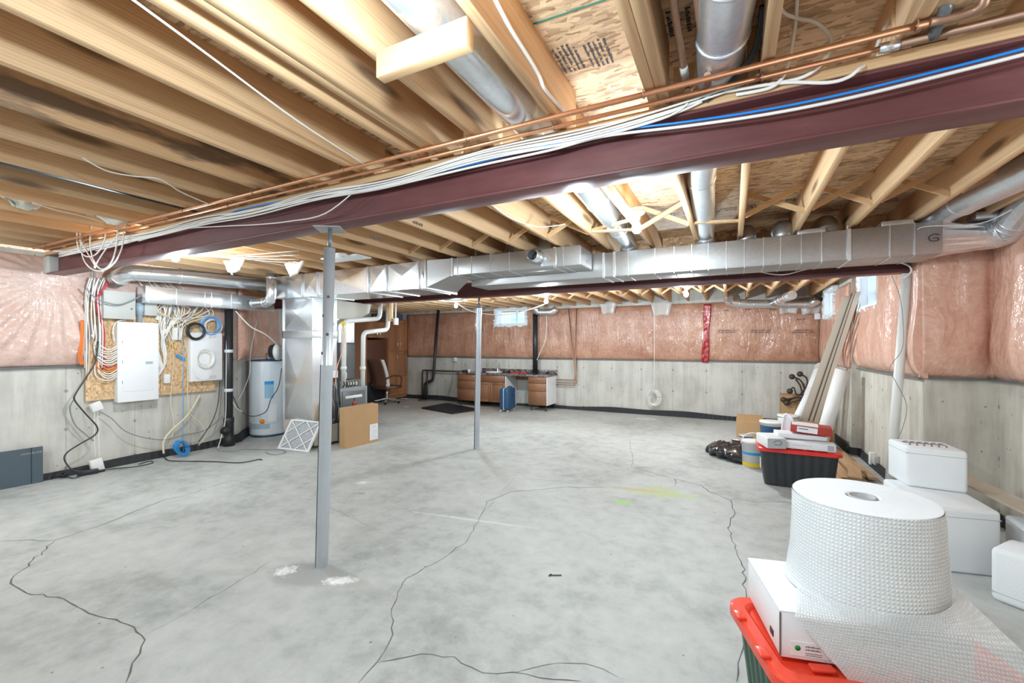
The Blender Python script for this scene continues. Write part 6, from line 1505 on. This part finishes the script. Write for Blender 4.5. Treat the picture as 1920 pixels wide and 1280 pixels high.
e = bucket('blue and white plastic pail behind the stacked cartons', 1478, 833, .13, .42, 'blue', 'white_plastic', [(.8, .93, 'white_plastic')])
# black bag
b = MB(); bc = PX(1366, 868, z=0); w_ = .40
ax_ = (PX(1420, 878, z=0) - PX(1322, 848, z=0)); Lb = ax_.length; ax_.normalize(); pr_ = Vector((-ax_.y, ax_.x, 0)); st_ = PX(1322, 848, z=0)
def bagf(u, v):
    a = 2 * PI * v; th = math.sin(PI * min(1, u * 1.0 + .04)) ** .4
    hgt = (.21 * (1 - .45 * u)) * th; ww = .19 * th
    p = st_ + ax_ * (u * Lb) + pr_ * (.10 + math.cos(a) * ww) + Vector((0, 0, max(0.004, hgt * .5 + math.sin(a) * hgt * .55)))
    nn = noise.noise(p * 13) * .045 + noise.noise(p * 34) * .016
    return p + Vector((nn, nn * .6, max(-p.z + .004, nn * .9)))
b.grid(bagf, 46, 40); tag(b.build('plastic_bag', 'bag'), 'crumpled shiny black plastic bag on the floor beside the paint cans', 'bag')
# brown cartons
c = PX(1381, 822, z=0); c2 = PX(1428, 822, z=0)
e = thing('cardboard_carton', 'small open brown carton on the floor behind the paint cans', 'carton', (c + c2) / 2)
MB().box(c.x, c2.x + .02, c.y, c.y + .34, 0, .27).build('carton_body', 'card', e)
b = MB(); b.hexa([(c.x, c.y + .02, .27), (c2.x + .02, c.y + .02, .27), (c2.x + .02, c.y + .03, .272), (c.x, c.y + .03, .272), (c.x + .01, c.y + .16, .355), (c2.x + .01, c.y + .16, .355), (c2.x + .01, c.y + .165, .352), (c.x + .01, c.y + .165, .352)]); b.build('open_flap', 'card_dark', e)
c = PX(1466, 800, z=0)
e = thing('cardboard_carton', 'brown carton in the back right corner under the iron balls', 'carton', (1.1, 8.9, 0))
xq = PX(1464, 770, y=8.85).x; xq2 = PX(1500, 770, y=8.85).x
MB().box(xq, xq + .42, 8.72, 9.08, 0, .56).build('carton_body', 'card', e)
b = MB(); b.hexa([(xq + .2, 8.715, .3), (xq + .22, 8.715, .3), (xq + .22, 8.72, .3), (xq + .2, 8.72, .3), (xq + .16, 8.70, .56), (xq + .24, 8.70, .56), (xq + .24, 8.72, .56), (xq + .16, 8.72, .56)]); b.build('torn_flap', 'card_dark', e)
c = PX(1562, 826, z=0); e, cz, R = carton('cardboard_carton', 'small brown carton behind the red-lidded tote beside the dark wall foot', (1.10, 7.2, .0), (.24, .24, .30), .1, 'card')
tag(MB().obox((.93, 7.0, .19), (.22, .2, .38), Matrix.Rotation(.5, 3, 'Z'), r=.02).build('brown_bag', 'card_dark'), 'crumpled brown paper bag among the leaning boards', 'bag')
tag(MB().obox((1.0, 8.25, .12), (.22, .16, .24), Matrix.Rotation(.5, 3, 'Z'), r=.04).build('blue_bag', 'blue_lt'), 'light blue bag at the foot of the white wrapped roll', 'bag')
# decorative iron spray with balls
e = thing('iron_ornament', 'bronze iron spray of curling stems with balls on the corner carton', 'ornament', (xq + .2, 8.8, .56))
for k, (bx0, by0, pts) in enumerate(((1485, 706, [(1485, 706), (1500, 712), (1508, 728), (1500, 745)]), (1500, 701, [(1500, 701), (1512, 708), (1513, 722), (1503, 736), (1495, 748)]), (1481, 733, [(1481, 733), (1488, 726), (1494, 740), (1506, 738), (1500, 752)]), (1469, 749, [(1469, 749), (1482, 747), (1495, 744), (1506, 746)]), (1475, 755, [(1475, 755), (1487, 753), (1502, 748), (1510, 744)]), (1493, 712, [(1493, 712), (1500, 722), (1504, 736)]))):
    pp = [PX(a, b_, y=8.78 - .03 * k) for a, b_ in pts]
    s_ = MB().tube(pp, .013, 8, 5).build('stem', 'iron', e); MB().ball(pp[0], .048 if k < 5 else .02).build('ball', 'iron', s_)
b = MB()
for k in range(5): b.tube([PX(1478 + k * 4, 752 - k, y=8.72 + .02 * k), PX(1492 + k * 2, 744 + k, y=8.74), PX(1514, 738 + k * 3, y=8.78)], .012, 6, 3)
b.build('stem_bunch', 'iron', e)
# leaning boards and rolls
def lean_board(label, b0, t0, w_, th_, mat, edge=None, up=(0, 1, 0), name='leaning_board', cat='board'):
    b0, t0 = Vector(b0), Vector(t0); e = tag(MB().bar(b0, t0, w_, th_, up).build(name, mat), label, cat)
    return e
for k, (bx0, tx, ty, m_, l, w_) in enumerate(((1508, 1594, 556, 'panel_beige', 'wide beige board leaning on the right wall, leftmost of the boards', .13), (1515, 1600, 549, 'panel_edge', 'dark-edged board leaning second from the left', .035), (1519, 1603, 547, 'panel_beige', 'narrow beige board leaning in the middle of the boards', .035), (1524, 1606, 547, 'panel_edge', 'dark board leaning second from the right', .03), (1529, 1609, 548, 'panel_beige', 'narrow pale board leaning rightmost of the boards', .05))):
    bb = PX(bx0, 795, y=7.48 - .05 * k); tt = PX(tx, ty, y=6.98 - .05 * k); dd_ = (bb - tt); bb = tt + dd_ * ((tt.z - .012) / -dd_.z)
    lean_board(l, bb, tt, w_, .016, m_, up=(.16, .98, .2))
for l, p0, p1, r, r2, m_ in (('short white paper roll leaning in the corner, leftmost of the rolls', PX(1489, 797, y=7.60), PX(1524, 727, y=7.72), .062, .06, 'paper'), ('white plastic-wrapped roll with a frayed top leaning left of the boards', PX(1499, 795, y=7.72), PX(1537, 692, y=7.85), .085, .07, 'paper'), ('smooth white tube leaning on the right wall, right of the boards', PX(1546, 808, y=6.9), PX(1580, 693, y=6.9), .08, .08, 'white_plastic')):
    dd_ = p0 - p1; p0 = p1 + dd_ * ((p1.z - .03) / -dd_.z); e = thing('leaning_roll', l, 'roll', p0); MB().cyl(p0, p1, r, r2, 24).build('roll_body', m_, e)
    if 'frayed' in l:
        b = MB(); b.tube([p1, p1 + Vector((.0, .02, .05)), p1 + Vector((.03, .0, .08))], .05, 10, 4, rfun=lambda t: .07 * (1 - t) + .02); b.build('frayed_top', 'sheet_plastic', e)
        b = MB(); m2 = p0.lerp(p1, .6) + Vector((-.02, -.09, 0)); scribble(b, m2, (1, 0, 0), (0, 0, 1), (0, -1, 0), .05, .05, 2, .8, seed=2); b.build('printed_mark', 'red_carton', e)
    else: MB().cyl(p1, p1 + (p1 - p0).normalized() * .004, r * .55, seg=16).build('core', 'grey_dark', e)
# planks on the floor
for k, (a, b_, w_, z, l) in enumerate((((1.02, 5.25), (1.08, 6.6), .10, .013, 'short grey-brown plank at the bottom left of the plank pile'), ((1.20, 5.22), (1.16, 6.3), .11, .013, 'wide plank at the bottom right of the plank pile'), ((1.06, 5.55), (1.09, 7.0), .085, .039, 'long plank on the left side of the plank pile'), ((1.19, 5.62), (1.16, 7.1), .085, .065, 'long plank lying on top in the middle of the pile'), ((1.31, 5.68), (1.24, 7.1), .085, .039, 'rightmost plank slanting towards the dark wall foot'), ((1.10, 5.38), (1.20, 5.95), .11, .091, 'short offcut lying across the near end of the pile'))):
    tag(MB().bar((a[0], a[1], z), (b_[0], b_[1], z + .004), w_, .024).build('plank', 'plank'), l, 'plank')
c = PX(1640, 858, x=1.49)
e = thing('wall_outlet', 'white outlet box with a grey cover low on the right wall behind the foam boxes', 'outlet', c)
MB().rbox(1.44, 1.498, c.y - .03, c.y + .04, c.z - .08, c.z + .06, .004).build('box', 'white_plastic', e)
MB().rbox(1.45, 1.498, c.y - .16, c.y - .05, c.z - .05, c.z + .05, .004).build('grey_cover', 'grey_box', e)

# foam boxes
def foam(label, P4, z0, z1, lidline=None, top='foam', r=.022):
    P4 = [Vector(p) for p in P4]
    b = MB(); t = bmesh.new(); m_ = MB.__new__(MB); m_.bm = t
    m_.hexa([(p.x, p.y, z0) for p in P4] + [(p.x, p.y, z1) for p in P4]); bmesh.ops.recalc_face_normals(t, faces=list(t.faces))
    bmesh.ops.bevel(t, geom=list(t.edges), offset=r, segments=3, profile=.5, affect='EDGES')
    b.absorb(t, Matrix(), 0, True)
    e = thing('foam_box', label, 'foam box', Vector((sum(p.x for p in P4) / 4, sum(p.y for p in P4) / 4, z0)))
    b.build('box_body', 'foam', e)
    if lidline:
        g = MB(); k = .0015; c = sum(P4, Vector()) / 4
        Q = [c + (p - c) * (1 + k / .3) for p in P4]; g.hexa([(p.x, p.y, lidline) for p in Q] + [(p.x, p.y, lidline + .003) for p in Q]); g.build('lid_joint', 'paper_grey', e)
    return e
foam('large white foam box on the floor, the lower one of the two stacked boxes', [(1.08, 3.62), (1.47, 3.70), (1.44, 4.32), (1.035, 4.25)] and [Vector(p + (0,)) for p in [(1.08, 3.62), (1.47, 3.70), (1.44, 4.32), (1.035, 4.25)]], 0, .40, .345)
e = foam('smaller white foam box with scribbled top, standing on the larger foam box', [Vector(p + (0,)) for p in [(1.13, 4.08), (1.445, 4.04), (1.43, 4.37), (1.095, 4.37)]], .401, .69, .64)
b = MB()
for i in range(6):
    x = 1.16 + i * .04; b.tube([(x, 4.13, .691), (x + .02, 4.20, .692), (x - .01, 4.24, .692), (x + .03, 4.28, .691)], .003, 5, 4)
b.build('marker_scribble', 'ink_soft', e)
foam('white foam box turned at an angle at the right edge, in front of the stack', [Vector(p + (0,)) for p in [(1.29, 3.37), (1.60, 3.10), (1.76, 3.32), (1.45, 3.58)]], 0, .295, .05, r=.03)
foam('white foam box behind the angled one near the right wall', [Vector(p + (0,)) for p in [(1.60, 3.80), (1.88, 3.70), (1.90, 4.0), (1.62, 4.05)]], 0, .30, .27)
tag(MB().bar((1.55, 4.5, .42), (1.75, 3.6, .36), .16, .012).build('cardboard_flap', 'panel_beige'), 'pale flat cardboard strip behind the foam boxes', 'cardboard')
tag(MB().bar((1.80, 3.62, .31), (1.905, 3.60, .85), .30, .03, (1, 0, 0)).build('foam_sheet', 'foam'), 'white foam sheet leaning on the right wall at the picture edge', 'foam sheet')

# foreground tote, carton, roll of bubble wrap
A20 = math.radians(19); R20 = Matrix.Rotation(A20, 3, 'Z')
GT, TF = lid_tote(None, 0, .72, 0, .42, .40, 'tote_green', 'red_orange', 'dark green storage tote with an orange-red rim in the lower right foreground', R=R20, ribs=6, org=(.145, 1.565, 0), rimh=.04)
for k in range(2): 
    MB().obox(Vector((.145, 1.565, 0)) + R20 @ Vector((-.02, .10 + .2 * k, .405)), (.035, .05, .012), R20, r=.004).build('latch_rib', 'red_orange', GT)
A13 = math.radians(13); R13 = Matrix.Rotation(A13, 3, 'Z'); CO = Vector((.143, 1.662, .402)); CH_ = .150
e = thing('white_carton', 'white carton with a green dot label on the foreground tote, under the bubble wrap roll', 'carton', CO + R13 @ Vector((.26, .18, 0)))
MB().obox(CO + R13 @ Vector((.26, .18, CH_ / 2)), (.52, .36, CH_), R13, r=.003).build('carton_body', 'paper', e)
MB().obox(CO + R13 @ Vector((.26, .18, CH_ - .001)), (.524, .362, .006), R13, r=.002).build('lid_edge', 'paper', e)
MB().obox(CO + R13 @ Vector((0, 0, CH_ / 2)), (.004, .005, CH_ - .01), R13).build('corner_slot', 'grey_dark', e)
MB().obox(CO + R13 @ Vector((-.001, .075, .035)), (.004, .03, .02), R13).build('finger_hole', 'black', e)
lb = MB().obox(CO + R13 @ Vector((.085, -.001, .035)), (.11, .002, .045), R13).build('label_sticker', 'white', e)
MB().lathe([(.0, 0), (.0085, 0), (.0085, .001), (.0, .001)], CO + R13 @ Vector((.050, -.002, .038)), R13 @ Vector((0, -1, 0)), 20).build('green_dot', 'green', lb)
b = MB()
for k, (z, w_, s_) in enumerate(((.043, .040, 2), (.033, .042, 4), (.023, .046, 6), (.017, .046, 8))): scribble(b, CO + R13 @ Vector((.072, -.0022, z)), R13 @ Vector((1, 0, 0)), (0, 0, 1), R13 @ Vector((0, -1, 0)), w_, .0085 if k < 2 else .005, 1, 1, seed=s_)
b.build('label_print', 'ink_soft', lb)
for dx in (.235, .325): MB().obox(CO + R13 @ Vector((dx, -.001, .095)), (.012, .003, .02), R13).build('handle_clip', 'grey_dark', e)
MB().obox(CO + R13 @ Vector((.28, -.001, .095)), (.08, .002, .016), R13, r=.0008).build('handle_strip', 'panel_beige', e)
RC = Vector((.415, 1.935, CO.z + CH_ + .006)); RB, RTP, RHt = .228, .208, .325
e = thing('bubble_wrap_roll', 'big upright roll of bubble wrap standing on the white carton in the foreground', 'bubble wrap', RC)
b = MB()
def rollf(u, v):
    a = -2 * PI * u; r = RB + (RTP - RB) * v + .004 * math.sin(a * 3 + v * 4) + .002 * noise.noise(Vector((math.cos(a) * 3, math.sin(a) * 3, v * 5)))
    if v < .06: r += .006 * (1 - v / .06)
    return RC + Vector((math.cos(a) * r, math.sin(a) * r, v * RHt))
b.grid(rollf, 96, 16, uv=(1.4, .325))
bmesh.ops.remove_doubles(b.bm, verts=list(b.bm.verts), dist=1e-5); b.build('outer_wrap', 'bubble', e)
b = MB(); prof = [(RTP, RHt - .001)]
k = RTP
while k > .05: prof += [(k - .002, RHt + .002), (k - .007, RHt - .002)]; k -= .009
prof += [(.04, RHt - .01), (.038, RHt - .12)]
b.lathe(prof, RC, seg=64, cap=False); b.build('wound_layers', 'bubble_sheet' if False else 'foam', e)
b = MB(); b.lathe([(.040, RHt - .004), (.042, RHt + .002), (.034, RHt + .002), (.034, RHt - .15)], RC, seg=32, cap=False); b.build('core_tube', 'paper_grey', e)
b = MB(); TL = RC + Vector((-.19, -.14, .03)); TLs = PX(1452, 1112, z=RC.z + .02)
def sheetf(u, v):
    a = math.radians(208 + 150 * u); top = RC + Vector((math.cos(a) * (RB + .006), math.sin(a) * (RB + .006), .02 + .05 * u))
    bl = CO + R13 @ Vector((.27, -.06, -.12)); br = CO + R13 @ Vector((.98, -.10, -.36))
    bot = bl.lerp(br, u)
    edge = CO + R13 @ Vector((.03 + .56 * u, -.034, CH_ + .010))
    p = top.lerp(edge, v / .2) if v < .2 else edge.lerp(bot, (v - .2) / .8)
    if u > .75: p += (R13 @ Vector((.02, .0, 0))) * ((u - .75) * 4 * v)
    p += Vector((0, -.010, .0)) * math.sin(PI * v) + Vector((0, 0, .006)) * noise.noise(Vector((u * 7, v * 7, 3)))
    return p
b.grid(sheetf, 60, 44, uv=(.75, .55))
b.build('loose_sheet', 'bubble_sheet', e, normals=False)
# white post edge bits and tiny floor things
c = PX(1043, 1078, z=.002); b = MB(); b.bar(c + Vector((-.035, -.02, .002)), c + Vector((.03, .012, .002)), .010, .003); b.bar(c + Vector((-.035, -.03, .002)), c + Vector((-.03, -.005, .002)), .012, .003)
tag(b.build('metal_clip', 'iron'), 'small dark metal clip lying on the floor in the middle foreground', 'clip')

# hand mark on the long duct and grade stamps on joists
b = MB(); g = PX(1752, 446, y=YA - .003)
b.tube([g + Vector((a, 0, c_)) for a, c_ in ((.03, .02), (.0, .03), (-.03, .01), (-.02, -.02), (.02, -.02), (.02, .0), (-.01, .0))], .003, 5, 5)
struct(b.build('trim_10', 'ink'), 'black hand-drawn letter on the long duct near the right wall')
b = MB()
for px, py, xx in ((693, 447, -2.744), (770, 418, -2.345)):
    p = PX(px, py, x=xx + JB + .001); scribble(b, p, (0, 1, 0), (0, 0, 1), (1, 0, 0), .16, .05, 1, .9, seed=px)
struct(b.build('trim_11', 'ink_soft'), 'faded grade stamps on joist faces')
